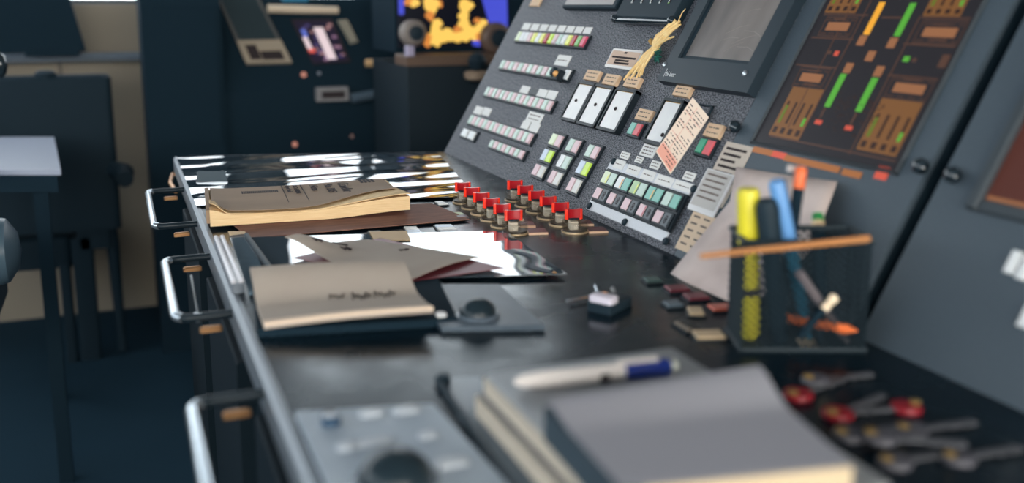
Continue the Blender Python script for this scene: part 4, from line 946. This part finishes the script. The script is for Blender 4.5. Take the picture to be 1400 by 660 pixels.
s = MB(); s.rbox(-0.009, -0.0055, -0.002, 0.002, Lh * 0.62, Lh * 0.99, 0.001); s.build('clip', mat('navy clip', (36, 60, 96), 0.4), root)
root, Lh = stick('orange_pencil_pen', 'black pen with orange end and grey clip leaning in the mesh holder', 'pen', (1062, 464), (1096, 228), 0.004)
s = MB(); s.lathe((0, 0, 0), [(0.001, 0), (0.0048, 0.02), (0.005, Lh * 0.88)], 14); s.build('barrel', SOFTBLACK, root)
s = MB(); s.lathe((0, 0, 0), [(0.0053, Lh * 0.88), (0.0053, Lh * 0.98), (0.004, Lh)], 14); s.build('orange_end', mat('orange plastic', (236, 106, 44), 0.35), root)
s = MB(); s.rbox(-0.009, 0.009, 0.006, 0.009, Lh * 0.965, Lh * 1.0, 0.001); s.build('clip', mat('pale clip', (190, 186, 186), 0.4), root)
root, Lh = stick('black_marker', 'fat black marker with rounded end standing behind the yellow highlighter', 'marker', (1066, 468), (1048, 273), 0.004)
s = MB(); s.lathe((0, 0, 0), [(0.006, 0), (0.0085, 0.01), (0.0085, Lh * 0.7)], 18); s.build('barrel', SOFTBLACK, root)
s = MB(); s.lathe((0, 0, 0), [(0.0095, Lh * 0.7), (0.0098, Lh * 0.95), (0.007, Lh)], 18); s.build('cap', BLACK, root)
root, Lh = stick('slim_marker', 'slim black pen with green and gold end at the near side of the holder', 'pen', (1122, 466), (1118, 292), 0.004, at_y=desk(1120, 450).y + 0.01)
s = MB(); s.lathe((0, 0, 0), [(0.002, 0), (0.006, 0.012), (0.007, Lh * 0.86)], 16); s.build('barrel', SOFTBLACK, root)
s = MB(); s.lathe((0, 0, 0), [(0.0062, Lh * 0.86), (0.0062, Lh * 0.94)], 16); s.build('gold_ring', GOLDRING, root)
s = MB(); s.lathe((0, 0, 0), [(0.006, Lh * 0.94), (0.005, Lh)], 16); s.build('green_tip', mat('green plastic', (40, 130, 70), 0.4), root)
root, Lh = stick('silver_pen', 'slim pen with silver and gold tip leaning inside the mesh holder', 'pen', (1160, 468), (1092, 372), 0.004)
s = MB(); s.lathe((0, 0, 0), [(0.002, 0), (0.004, 0.01), (0.004, Lh)], 12); s.build('barrel', mat('dusty barrel', (110, 104, 108), 0.4), root)
root, Lh = stick('gold_tip_pen', 'short pen with shiny cream metal end lying across inside the mesh holder', 'pen', (1092, 462), (1143, 404), 0.02)
s = MB(); s.lathe((0, 0, 0), [(0.002, 0), (0.0034, 0.01), (0.0034, Lh * 0.66)], 12); s.build('barrel', SOFTBLACK, root)
s = MB(); s.lathe((0, 0, 0), [(0.0036, Lh * 0.66), (0.0040, Lh * 0.76), (0.0030, Lh * 0.82), (0.0044, Lh * 0.88), (0.0044, Lh * 0.97), (0.002, Lh)], 16); s.build('metal_end', mat('cream metal', (240, 220, 190), 0.2, 0.6), root)
# wooden stick across the rim
a, c = desk(958, 350, ZD + HC + 0.006), desk(1187, 326, ZD + HC + 0.006)
Mx = frame_at(a, c - a); Ls = (c - a).length
root = thing('wooden_stick', 'thin wooden stick resting across the rim of the mesh holder', 'stick', Mx)
s = MB(); s.tube([(0, 0, 0), (Ls, 0, 0)], [0.0022, 0.0034], 10); s.build('stick', mat('pale wood', (206, 146, 96), 0.6, 0.3, var=0.6, vscale=30, stretch=(.2, 3, 3), col2=(180, 122, 76)), root)
# orange pencil on the desk in front of the holder's foot
a, c = desk(1062, 432, ZD + 0.022), desk(1170, 470, ZD + 0.010)
Mx = frame_at(a, c - a); Ls = (c - a).length
root = thing('orange_pencil', 'orange wooden pencil lying slantwise at the bottom of the mesh holder', 'pencil', Mx)
OR = mat('orange paint', (240, 122, 66), 0.4)
s = MB(); s.lathe((0, 0, 0), [(0.0042, 0), (0.0045, Ls * 0.44)], 6, axes=AX); s.build('pencil_body', OR, root)
s = MB(); s.lathe((0, 0, 0), [(0.0040, Ls * 0.44), (0.0040, Ls * 0.49)], 6, axes=AX); s.build('dark_band', INK, root)
s = MB(); s.lathe((0, 0, 0), [(0.0045, Ls * 0.49), (0.0045, Ls * 0.86), (0.0006, Ls)], 6, axes=AX); s.build('pencil_body', OR, root)

# small things in the dark middle of the desk
root = thing('pale_cap_switch', 'small dark desk switch with pale cap and amber lamp, beyond the clear folder', 'switch', T(desk(828, 424)))
Mz = Matrix.Rotation(math.radians(-58), 4, 'Z')
s = MB(); s.rbox(-0.014, 0.014, -0.014, 0.030, 0.0005, 0.010, 0.003, ch=0.001); s.build('switch_body', BLACK, root, Mz)
s = MB(); s.rbox(-0.013, 0.013, -0.012, 0.004, 0.010, 0.017, 0.003, ch=0.0015); s.build('pale_cap', mat('pale lilac cap', (222, 216, 230), 0.35), root, Mz)
p = desk(826, 400, ZD + .012) - desk(828, 424); s = MB(); s.lathe((p.x, p.y, 0.0005), [(0.005, 0), (0.005, 0.008), (0.003, 0.0115)], 14); s.build('lamp', mat('lit amber lamp', (250, 180, 120), 0.3, emit=(250, 170, 110), es=0.7), root)
s = MB(); s.tube([(p.x + 0.012, p.y - 0.006, 0.002), (p.x + 0.020, p.y + 0.02, 0.009)], 0.0022, 8); s.tube([(p.x - 0.036, p.y + 0.012, 0.004), (p.x - 0.006, p.y + 0.018, 0.004)], 0.0014, 8); s.tube([(p.x, p.y + 0.01, .002), (p.x + 0.001, p.y + 0.022, 0.014)], 0.0012, 6); s.build('lever', STEEL, root)
def flat_key(label, px_, py_, w, d_, m_, ang=0, zz=0.003):
    p = desk(px_, py_, ZD + zz); root = thing('flat_desk_key', label, 'flat key', T((p.x, p.y, ZD)) @ Matrix.Rotation(math.radians(ang), 4, 'Z'), 'flat keys in the shade of the leaning paper')
    s = MB(); s.box(-w / 2 - .002, w / 2 + .002, -d_ / 2 - .002, d_ / 2 + .002, 0.0002, zz - .001); s.build('key_housing', HOUSING, root, smooth=False)
    s = MB(); s.box(-w / 2, w / 2, -d_ / 2, d_ / 2, zz - 0.001, zz + 0.0015, ch=0.0006); s.build('key', m_, root, smooth=False)
BR = mat('brown-red plate', (0, 0, 0)); 
flat_key('grey-green flat key under the far tip of the leaning paper', 892, 382, 0.016, 0.016, mat('grey-green key', (70, 92, 90), 0.4), -10)
flat_key('dark red flat key nearest the tip of the leaning paper', 926, 394, 0.022, 0.02, mat('dim red key', (110, 44, 56), 0.35), -10)
flat_key('dark red flat key second from the tip of the leaning paper', 952, 405, 0.022, 0.02, mat('dim red key', (0, 0, 0)), -10)
flat_key('orange-red flat key below the bottom corner of the leaning paper', 986, 420, 0.022, 0.018, mat('orange red key', (190, 92, 72), 0.35), -10)
flat_key('slate flat key beside the dark red keys', 920, 415, 0.016, 0.016, mat('slate key', (88, 104, 116), 0.4), -10)
flat_key('small tan flat key between the dark red keys and tan label', 951, 425, 0.014, 0.022, mat('tan key', (196, 172, 140), 0.45), -25)
flat_key('wide tan flat key in front of the red flat keys', 969, 457, 0.026, 0.020, mat('tan key', (0, 0, 0)), -18)
flat_key('narrow tan flat key standing apart left of the wide tan one', 933, 446, 0.004, 0.024, mat('dim tan key', (120, 110, 100), 0.45), 0)
flat_key('round-cornered tan flat key beside the yellow highlighter foot', 1104, 470, 0.014, 0.022, mat('tan key', (0, 0, 0)), -25)

# loose keys at the near dark end of the desk
STEELK = mat('dull key steel', (104, 106, 112), 0.45, 0.5, 0.5); GOLDK = mat('gold key ring', (164, 136, 84), 0.4, 0.5, 0.4)
def loose_key(label, px_, py_, ang, L_, headm, z=0.0):
    root = thing('loose_key', label, 'key', T(desk(px_, py_, ZD + z)) @ Matrix.Rotation(math.radians(ang), 4, 'Z'), 'loose keys on the near end of the desk')
    s = MB(); pr = []
    s.box(0.0, L_, -0.0035, 0.0035, 0.0018, 0.0038, ch=0.0006)
    for k in range(4): s.box(L_ * (0.45 + .13 * k), L_ * (0.52 + .13 * k), -0.0062 + 0.001 * (k % 2), -0.003, 0.0018, 0.0036)
    s.build('key_blade', STEELK, root, smooth=False)
    s = MB(); s.lathe((-0.010, 0, 0), [(0.011, 0.0006), (0.0118, 0.0022), (0.011, 0.0052), (0.008, 0.0058)], 18); s.build('key_head', headm, root)
    s = MB(); s.lathe((-0.017, 0, 0.0058), [(0.0018, 0), (0.0040, 0.0002), (0.0040, 0.002), (0.0018, 0.0022)], 16, cap=False); s.build('key_ring', GOLDK, root)
RK = mat('red key head', (140, 20, 36), 0.45); GK_ = mat('grey key head', (84, 84, 92), 0.5)
loose_key('red-headed key closest to the memo block corner', 1102, 540, 16, 0.052, RK)
loose_key('red-headed key second from the memo block corner, with gold rings', 1156, 566, 16, 0.05, RK)
loose_key('red-headed key lying farthest right of the three red ones', 1222, 563, 168, 0.046, RK)
loose_key('plain grey key lying behind the red-headed keys', 1130, 522, -6, 0.042, GK_)
loose_key('grey key in front of the second red-headed key', 1178, 596, -4, 0.05, GK_)
loose_key('grey key pointing away beside the long slanting key', 1262, 590, -6, 0.044, GK_)
loose_key('grey key nearest to the frame bottom among the loose keys', 1240, 633, -3, 0.048, GK_)
loose_key('grey key at the right end of the loose keys', 1326, 628, -4, 0.042, GK_)
loose_key('long grey key slanting across the middle of the loose keys', 1225, 604, -32, 0.045, GK_, 0.006)

# ------------------------------------------------------------------ background of the bridge
def box_px(bm, x0, y0, x1, y1, Y, depth, mi=0, ch=0.0, zb=None):
    a, c = far(x0, y1, Y), far(x1, y0, Y); z0 = a.z if zb is None else zb
    bm.box(a.x, c.x, Y, Y + depth, z0, c.z, mi, ch)
YC = 3.2
root = thing('dark_cabinet', 'tall matt black cabinet behind the far end of the control desk', 'cabinet', T((0, 0, 0)))
s = MB(); box_px(s, 211, -6, 300, 300, YC, 0.4, zb=0.0); s.build('cabinet_body', SOFTBLACK, root, smooth=False)
s = MB(); box_px(s, 217, 10, 294, 200, YC - 0.008, 0.008, ch=0.003); s.build('cabinet_door', SOFTBLACK, root, smooth=False)
# far console: body plus a leaning back
FARC = root = thing('far_console', 'black far console with leaning instrument back beyond the control desk', 'console', T((0, 0, 0)))
a, c = far(300, 130, YC), far(640, 100, YC)
s = MB(); s.box(a.x + 0.002, c.x, YC + 0.02, YC + 0.42, 0, a.z); s.build('console_body', SOFTBLACK, root, smooth=False)
s = MB(); zt_ = 1.117
vs = [(xx, yy, zz) for xx in (a.x + 0.006, c.x) for yy, zz in ((YC + 0.02, a.z), (YC + 0.20, zt_), (YC + 0.34, zt_), (YC + 0.42, a.z))]
s.add(vs, [[0, 1, 2, 3], [7, 6, 5, 4]] + [[i, i + 4, (i + 1) % 4 + 4, (i + 1) % 4] for i in range(4)]); s.build('leaning_back', SOFTBLACK, root, smooth=False)
NB_ = Vector((0, -(zt_ - a.z), 0.18)).normalized(); PB = Vector((0, YC + 0.02, a.z))
def back(px_, py_, off=0.004): return hit(px_, py_, NB_, NB_.dot(PB) + off)
def back_slab(s, q, t=0.006, mi=0, off=0.002):
    p = [back(x, y, off) for x, y in q]; s.add([v - NB_ * 0.0 for v in p] + [v + NB_ * t for v in p], [[3, 2, 1, 0], [4, 5, 6, 7], [0, 1, 5, 4], [1, 2, 6, 5], [2, 3, 7, 6], [3, 0, 4, 7]], mi)
def lerpq(q, a0, a1, b0, b1):   # q: bl br tr tl pixel corners
    def f(a_, b_): 
        x = (q[0][0] * (1 - a_) + q[1][0] * a_) * (1 - b_) + (q[3][0] * (1 - a_) + q[2][0] * a_) * b_
        y = (q[0][1] * (1 - a_) + q[1][1] * a_) * (1 - b_) + (q[3][1] * (1 - a_) + q[2][1] * a_) * b_
        return (x, y)
    return [f(a0, b0), f(a1, b0), f(a1, b1), f(a0, b1)]
root = thing('tall_rack', 'tall dark equipment rack standing against the back wall behind the far console', 'rack', T((0, 0, 0)))
xr0, xr1 = far(302, 50, YB - 0.1).x, far(385, 50, YB - 0.1).x
s = MB(); s.box(xr0, xr1, YB - 0.10, YB - 0.004, 0, 2.05); s.build('rack_body', SOFTBLACK, root, smooth=False)
s = MB(); s.box(xr0 + 0.02, xr1 - 0.02, YB - 0.106, YB - 0.10, 0.1, 2.0, ch=0.003); s.build('rack_door', BLACK, root, smooth=False)
root = thing('leaning_display', 'slanted dark display in beige frame on the far black console', 'display', T((0, 0, 0)))
q = [(337, 89), (399, 87), (354, -1), (297, -1)]
BEIGE = mat('beige frame', (170, 156, 138), 0.5)
s = MB(); back_slab(s, lerpq(q, 0, 1, 0, 0.35), 0.012); back_slab(s, lerpq(q, 0, 0.07, 0.35, 1), 0.010, 1); back_slab(s, lerpq(q, 0.93, 1, 0.35, 1), 0.010, 1); s.build('display_frame', [BEIGE, mat('dusky frame', (92, 92, 92), 0.5)], root, smooth=False)
s = MB(); back_slab(s, lerpq(q, 0.07, 0.93, 0.35, 1), 0.006); s.build('display_glass', mat('dark glass', (48, 62, 68), 0.3, 0.4), root, smooth=False)
s = MB(); back_slab(s, lerpq(q, 0.16, 0.40, 0.08, 0.30), 0.002, off=0.0142); back_slab(s, lerpq(q, 0.42, 0.9, 0.07, 0.2), 0.002, off=0.0142); s.build('dark_marking', INK, root, smooth=False)
root = thing('colour_screen', 'small glowing screen with pink and violet picture on the far console', 'screen', T((0, 0, 0)))
q = [(429, 86), (476, 83), (452, 28), (401, 29)]
s = MB(); back_slab(s, lerpq(q, -.05, 1.05, -.04, 1.04), 0.004); s.build('screen_surround', INK, root, smooth=False)
s = MB(); back_slab(s, q, 0.001, 0, off=0.0062); rnd = random.Random(5)
for k in range(60):
    a_, b_ = rnd.random() * 0.88, rnd.random() * 0.9; back_slab(s, lerpq(q, a_, a_ + 0.1 + 0.05 * rnd.random(), b_, b_ + 0.06), 0.0004, rnd.choice((1, 2, 0, 0, 3)), off=0.0073 + 0.00001 * k)
back_slab(s, lerpq(q, 0.45, 0.70, 0.06, 0.84), 0.0004, 4, off=0.0084); back_slab(s, lerpq(q, 0.03, 0.16, 0.32, 0.62), 0.0004, 4, off=0.0084); back_slab(s, lerpq(q, 0.02, 0.2, 0.24, 0.36), 0.0004, 5, off=0.0084); back_slab(s, lerpq(q, 0.08, 0.2, 0.62, 0.8), 0.0004, 6, off=0.0084)
s.build('picture', [emis('night violet', (46, 38, 62), 0.5), emis('mauve', (170, 130, 160), 0.7), emis('violet', (96, 84, 140), 0.6), emis('dusk pink', (200, 150, 150), 0.7), emis('pale pink', (240, 218, 222), 0.95), emis('hot coral', (238, 96, 84), 0.9), emis('sky blue', (110, 130, 230), 0.8)], root, smooth=False)
s = MB(); back_slab(s, [(479, 61), (489, 58), (474, 28), (461, 29)], 0.008); tag(s.build('beige_switch_plate', mat('stone beige', (150, 144, 130), 0.5), FARC, smooth=False))
# paper roll lying on the console shelf and the others
s = MB(); a, c = back(366, 12, 0.03), back(462, 14, 0.03); s.tube([a, a.lerp(c, .5), c], [0.014, 0.014, 0.012], 14); tag(s.build('paper_roll', mat('cream roll', (222, 204, 180), 0.7), None), 'cream paper roll lying above the glowing pink screen on far console', 'paper roll')
s = MB(); a, c = far(385, 0, YC + 0.19), far(420, 0, YC + 0.19); s.box(a.x, c.x, YC + 0.17, YC + 0.23, a.z - 0.006, a.z + 0.01, ch=0.003); tag(s.build('teal_box', mat('teal plastic', (24, 120, 160), 0.5), None, smooth=False), 'small teal box on top of the far black console', 'box')
s = MB(); a, c = far(496, 86, YC), far(562, 87, YC); s.box(a.x, c.x, YC - 0.02, YC + 0.03, a.z - 0.03, a.z - 0.0165); s.build('shelf', SOFTBLACK, FARC, smooth=False)
s = MB(); a, c = far(500, 86, YC), far(557, 87, YC); s.tube([a, c], [0.012, 0.016], 14); tag(s.build('paper_roll', mat('amber roll', (216, 178, 132), 0.7), None), 'tan paper roll on the console ledge beside the radar screen', 'paper roll')
s = MB(); a, c = far(440, 119, YC - 0.02), far(476, 138, YC - 0.02)
a = far(434, 139, YC - 0.02); c = far(476, 119, YC - 0.02); s.box(a.x, c.x, YC - 0.022, YC + 0.018, a.z, c.z, 0, 0.0); s.box(a.x + 0.015, c.x - 0.012, YC - 0.024, YC - 0.021, a.z + 0.01, c.z - 0.012, 1)
tag(s.build('name_plate', [mat('grey plate', (136, 134, 136), 0.5), INK], FARC, smooth=False))
s = MB(); a, c = far(480, 130, YC - 0.03), far(548, 122, YC - 0.03); s.tube([(a.x, YC - 0.03, a.z - 0.012), (c.x, YC - 0.03, c.z)], 0.016, 12); s.tube([(a.x + 0.02, YC - 0.03, a.z - 0.008), (a.x + 0.02, YC + 0.025, a.z - 0.008)], 0.008, 8); s.tube([(c.x - 0.02, YC - 0.03, c.z), (c.x - 0.02, YC + 0.025, c.z)], 0.008, 8)
s.build('grab_rail', mat('slate rail', (66, 84, 98), 0.5), FARC)
for px_, py_, r_, lb in ((403, 197, 0.008, 'small pink indicator lamp low on the far console, above the plastic sheet'), (481, 186, 0.006, 'dim brown indicator lamp on far console front, under the grab rail'), (415, 102, 0.009, 'pink indicator lamp right below the glowing pink screen'), (436, 100, 0.006, 'dim grey indicator lamp below the glowing pink screen')):
    Yl = YC + 0.02; p = far(px_, py_, Yl)
    if py_ < 120: p = back(px_, py_, 0.0)
    s = MB(); s.lathe(p, [(r_, 0), (r_, 0.004), (r_ * .6, 0.008), (0.0006, 0.009)], 14, axes=(Vector((1, 0, 0)), Vector((0, 0, 1)), Vector((0, -1, 0))))
    c_ = (220, 150, 130) if 'pink' in lb.split('lamp')[0] else (120, 96, 90) if 'brown' in lb else (110, 118, 128)
    tag(s.build('indicator_lamp', emis('lamp %d' % px_, c_, 0.75), FARC), lb)
# radar display with blooms of echo
YR = 2.85
root = thing('radar_display', 'radar display with blazing yellow echoes and blue side bands behind the panel', 'radar display', T((0, 0, 0)))
s = MB(); box_px(s, 541, -8, 730, 72, YR + 0.01, 0.28); s.build('radar_housing', SOFTBLACK, root, smooth=False)
a, c = far(545, 66, YR), far(694, -5, YR)
RADM = [mat('radar black', (8, 10, 16), 0.4, 0.3, emit=(14, 18, 34), es=0.4), emis('echo yellow', (255, 206, 98), 1.05), emis('echo orange', (240, 150, 70), 0.85), emis('radar blue', (78, 88, 226), 0.85)]
s = MB(); s.box(a.x, c.x, YR, YR + 0.009, a.z, c.z, 0)
pb = lambda x0, y0, x1, y1, mi: s.box(far(x0, y1, YR).x, far(x1, y0, YR).x, YR - 0.0012, YR + 0.001, far(x0, y1, YR).z, far(x1, y0, YR).z, mi)
pb(545, -4, 552, 20, 3)
def ppoly(pts, mi, t=0.0012):
    p = [far(x, y, YR) for x, y in pts]; n = len(p); s.add([v for v in p] + [v + Vector((0, -t, 0)) for v in p], [list(range(n)), [i + n for i in range(n)][::-1]] + [[i, (i + 1) % n, (i + 1) % n + n, i + n] for i in range(n)], mi)
ppoly([(658, -4), (693, -4), (694, 42), (680, 40), (668, 30)], 3); ppoly([(646, 54), (656, 54), (656, 64), (646, 62)], 3)
blobs = [(560, 2, 8, 2), (567, 4, 7, 1), (586, 4, 9, 1), (590, 14, 8, 1), (588, 22, 7, 2), (600, 5, 6, 2), (594, 4, 8, 1), (597, 32, 8, 1), (595, 42, 8, 1), (592, 52, 9, 1), (585, 52, 6, 2), (604, 50, 9, 1), (612, 45, 9, 1), (618, 50, 9, 1), (628, 50, 9, 1), (638, 48, 9, 1), (648, 46, 9, 1), (657, 40, 9, 1), (661, 32, 7, 1), (652, 28, 5, 2), (634, 5, 8, 1), (642, 8, 6, 1), (636, 14, 7, 1), (634, 23, 8, 1), (635, 33, 9, 1), (640, 40, 8, 1), (625, 40, 6, 2), (655, 50, 6, 2), (598, 58, 6, 1), (584, 60, 5, 2)]
for k, (x, y, r_, mi) in enumerate(blobs):
    ppoly([(x + r_ * math.cos(t) * (0.9 + .2 * math.sin(3 * t + k)), y + r_ * math.sin(t) * (0.9 + .2 * math.cos(2 * t + k))) for t in [2 * math.pi * i / 14 for i in range(14)]], mi, 0.0012 + 0.00004 * k)
s.build('radar_screen', RADM, root, smooth=False)
root = thing('radar_desk', 'dark radar desk ledge with brown top edge under the yellow radar picture', 'desk', T((0, 0, 0)))
a, c = far(556, 76, YR - 0.12), far(700, 76, YR - 0.12)
s = MB(); s.box(a.x, c.x, YR - 0.12, YR + 0.008, a.z - 0.03, a.z, ch=0.004); s.build('ledge_top', mat('brown ledge', (110, 88, 74), 0.5), root, smooth=False)
s = MB(); s.box(a.x + 0.005, c.x, YR - 0.11, YR + 0.3, 0, a.z - 0.031); s.build('desk_front', mat('charcoal front', (36, 48, 56), 0.6, 0.2), root, smooth=False)
def round_dial(label, px_, py_, r_, Y, m1, m2, name):
    p = far(px_, py_, Y); root = thing(name, label, 'dial', T(p)); ax = (Vector((1, 0, 0)), Vector((0, 0, 1)), Vector((0, -1, 0)))
    s = MB(); s.lathe((0, 0, 0), [(r_ * .7, -0.03), (r_, -0.02), (r_, 0.01), (r_ * .75, 0.022), (r_ * .6, 0.022)], 24, axes=ax); s.build('shell', m1, root)
    s = MB(); s.lathe((r_ * .08, 0, 0), [(r_ * .6, 0.015), (r_ * .55, 0.028), (r_ * .2, 0.032)], 24, axes=ax); s.build('cushion', m2, root)
SH = mat('dusty shell', (140, 130, 124), 0.5)
round_dial('round grey ear cup with dark centre beside the yellow radar picture', 565, 45, 0.038, YR - 0.06, SH, BLACK, 'ear_cup')
round_dial('brown round ear cup between radar picture and sloped panel edge', 678, 52, 0.046, YR - 0.07, mat('brown shell', (112, 92, 82), 0.5), BLACK, 'ear_cup')
p = far(652, 84, YR - 0.16); root = thing('ball_handle', 'black ball handle with beige cup base right beside the panel edge', 'handle', T(p))
s = MB(); s.lathe((0, 0, 0), [(0.002, -0.028), (0.018, -0.022), (0.028, 0), (0.018, 0.022), (0.002, 0.028)], 20); s.build('ball', BLACK, root)
s = MB(); s.lathe((-0.002, 0, -0.044), [(0.018, -0.012), (0.034, -0.004), (0.036, 0.012), (0.028, 0.018)], 20); s.build('cup_base', mat('beige cup', (158, 136, 116), 0.4), root)
s = MB(); s.tube([(0, 0, -0.05), (0, 0.03, -0.055), (0, 0.052, -0.055)], 0.012, 12); s.build('arm', BLACK, root)
p = far(560, 66, YR - 0.13); s = MB(); s.rbox(p.x - 0.012, p.x + 0.012, p.y - 0.012, p.y + 0.012, p.z - 0.022, p.z + 0.008, 0.004, ch=0.002); tag(s.build('lilac_plug', mat('lilac plastic', (178, 170, 196), 0.4), None), 'small lilac plug below the grey ear cup on the radar ledge', 'plug')

# left background: monitor, chairs, table
root = thing('dark_monitor', 'large dark monitor back with slanted side standing on the wall ledge', 'monitor', T((0, 0, 0)))
Ym = YB - 0.16; p = [far(x, y, Ym) for x, y in ((-60, 76), (117, 70), (94, -6), (-60, -6))]
s = MB(); s.add(p + [v + Vector((0, 0.06, 0)) for v in p], [[3, 2, 1, 0], [4, 5, 6, 7], [0, 1, 5, 4], [1, 2, 6, 5], [2, 3, 7, 6], [3, 0, 4, 7]]); s.build('monitor_back', SOFTBLACK, root, smooth=False)
s = MB(); s.box(p[0].x + 0.2, p[0].x + 0.36, Ym - 0.03, Ym + 0.1, 0.931, 0.95); s.build('stand_foot', SOFTBLACK, root, smooth=False)
YCH = 3.2
root = thing('high_back_chair', 'high-backed black chair seen from behind in front of the cream wall', 'chair', T((0, 0, 0)))
CH = mat('black leather', (28, 44, 54), 0.65, 0.12)
a, c = far(-70, 330, YCH), far(151, 102, YCH)
s = MB(); s.rbox(a.x, c.x, YCH, YCH + 0.08, a.z, c.z, 0.02, ch=0.01); s.build('backrest', CH, root)
s = MB(); p = far(62, 99, YCH + 0.03); s.lathe((p.x, p.y, p.z - 0.02), [(0.03, 0), (0.03, 0.018), (0.02, 0.026)], 16); s.build('back_knob', CH, root)
s = MB(); a2 = far(-70, 372, YCH + .1); s.rbox(a.x, far(95, 300, YCH).x, YCH + 0.03, YCH + 0.5, a2.z, a2.z + 0.10, 0.03, ch=0.01); s.build('seat', CH, root)
for x0, x1, y0_ in ((107, 127, 330), (88, 97, 366)):
    s = MB(); p0, p1 = far(x0, 440, YCH + .05), far(x1, y0_, YCH + .05); s.rbox(p0.x, p1.x, YCH + 0.02, YCH + 0.08, 0.0, p1.z + 0.02, 0.008); s.build('leg', CH, root)
s = MB(); p0, p1 = far(140, 230, YCH), far(160, 440, YCH); s.tube([(p0.x - 0.01, YCH + .05, p0.z), (p0.x + 0.012, YCH + .05, (p0.z) * .6), (p1.x + 0.01, YCH + .05, 0.012)], [0.016, 0.02, 0.014], 10); s.build('leg', CH, root)
s = MB(); p0 = far(136, 237, YCH - .05); p1 = far(170, 237, YCH - .05); s.tube([(p0.x, YCH + 0.06, p0.z), (p1.x - 0.02, YCH + 0.0, p0.z), (p1.x, YCH - 0.06, p0.z), (p1.x, YCH - 0.16, p0.z - .004)], [0.020, 0.026, 0.028, 0.024], 12); s.build('armrest', CH, root)
s = MB(); a3 = far(104, 320, YCH + .02); s.rbox(a3.x, far(150, 300, YCH).x, YCH + 0.02, YCH + 0.07, far(100, 345, YCH).z, a.z + 0.01, 0.01); s.build('back_post', CH, root)
# grey topped table
zt2 = 0.74; q = [desk(-130, 187, zt2), desk(74, 187, zt2), desk(83, 232, zt2), desk(-130, 232, zt2)]
root = thing('grey_table', 'small table with pale grey-blue top beside the high-backed black chair', 'table', T((0, 0, 0)))
s = MB(); s.prism([(v.x, v.y) for v in q], zt2 - 0.012, zt2); s.build('tabletop', mat('pale grey-blue top', (166, 174, 192), 0.3, 0.5), root, smooth=False)
s = MB(); s.prism([(v.x * 0.98 + q[0].x * .02, v.y) for v in q], zt2 - 0.05, zt2 - 0.0125); s.build('apron', SOFTBLACK, root, smooth=False)
for v in (q[1], q[2]):
    s = MB(); s.box(v.x - 0.06, v.x - 0.03, v.y - 0.015 + (0.03 if v is q[2] else -0.03), v.y + 0.015 + (0.03 if v is q[2] else -0.03), 0, zt2 - 0.051); s.build('leg', SOFTBLACK, root, smooth=False)
# nearer chair at the picture edge
YN = 1.75
root = thing('near_chair', 'dark rounded chair at the picture edge below the grey table', 'chair', T((0, 0, 0)))
p = far(-22, 345, YN); s = MB(); ax = (Vector((0, 1, 0)), Vector((0, 0, 1)), Vector((1, 0, 0)))
s.lathe(p, [(0.02, -0.05), (0.055, -0.045), (0.06, 0.0), (0.052, 0.035), (0.03, 0.05), (0.004, 0.054)], 24, axes=ax); s.build('armrest_pad', mat('dark leather sheen', (70, 90, 104), 0.35, 0.4), root)
s = MB(); s.rbox(p.x - 0.35, p.x + 0.0, YN - 0.1, YN + 0.3, p.z - 0.14, p.z - 0.05, 0.03, ch=0.012); s.build('seat', CH, root)
s = MB(); s.lathe((p.x - 0.17, YN + 0.1, 0.0), [(0.16, 0.0), (0.16, 0.02), (0.03, 0.05), (0.025, p.z - 0.135)], 20); s.build('pedestal', CH, root)
# gooseneck microphone form at the frame edge, a headset pad; neck and base made up
YT = 2.3; p = far(0, 88, YT); tb = Vector((far(-34, 200, YT).x, YT, zt2 + 0.0003))
root = thing('headset_on_neck', 'small dark rounded microphone head at the very edge above the grey table', 'headset', T(tb)); d = p - tb
s = MB(); s.lathe(d, [(0.003, -0.028), (0.011, -0.018), (0.0145, 0), (0.010, 0.017), (0.003, 0.024)], 16); s.build('head', CHROMEBLACK, root)
s = MB(); s.tube([(0, 0, 0.01), (0, 0, d.z * .6), (0.004, 0, d.z * .95), (0.02, 0, d.z + .03), (d.x - .012, 0, d.z + 0.028), (d.x - .002, 0, d.z + 0.016)], 0.004, 8); s.build('neck', BLACK, root)
s = MB(); s.lathe((0, 0, 0), [(0.035, 0), (0.035, 0.008), (0.012, 0.016)], 20); s.build('base', BLACK, root)

# ------------------------------------------------------------------ light, world, camera
w = bpy.data.worlds.new('World'); SC.world = w; w.use_nodes = True
bg = w.node_tree.nodes['Background']; bg.inputs[0].default_value = (0.86, 0.95, 1.0, 1); bg.inputs[1].default_value = 0.15

cam = bpy.data.cameras.new('Camera'); co = bpy.data.objects.new('Camera', cam); COL.objects.link(co); SC.camera = co
cam.sensor_width = 36; cam.lens = F / 1400 * 36; cam.shift_y = (PY - 330) / 1400
r0 = Vector((ll.x, dd.x, nn.x)); u0 = Vector((ll.y, dd.y, nn.y)); f0 = Vector((ll.z, dd.z, nn.z))
co.matrix_world = Matrix(((r0.x, u0.x, -f0.x, CAM.x), (r0.y, u0.y, -f0.y, CAM.y), (r0.z, u0.z, -f0.z, CAM.z), (0, 0, 0, 1)))
cam.clip_start = 0.05
cam.dof.use_dof = True; cam.dof.focus_distance = 1.42; cam.dof.aperture_fstop = 2.5
SC.view_settings.view_transform = 'Standard'; SC.view_settings.look = 'None'; SC.view_settings.gamma = 1; SC.view_settings.exposure = 0.0
SC.view_settings.use_curve_mapping = False
SC.cycles.use_denoising = True
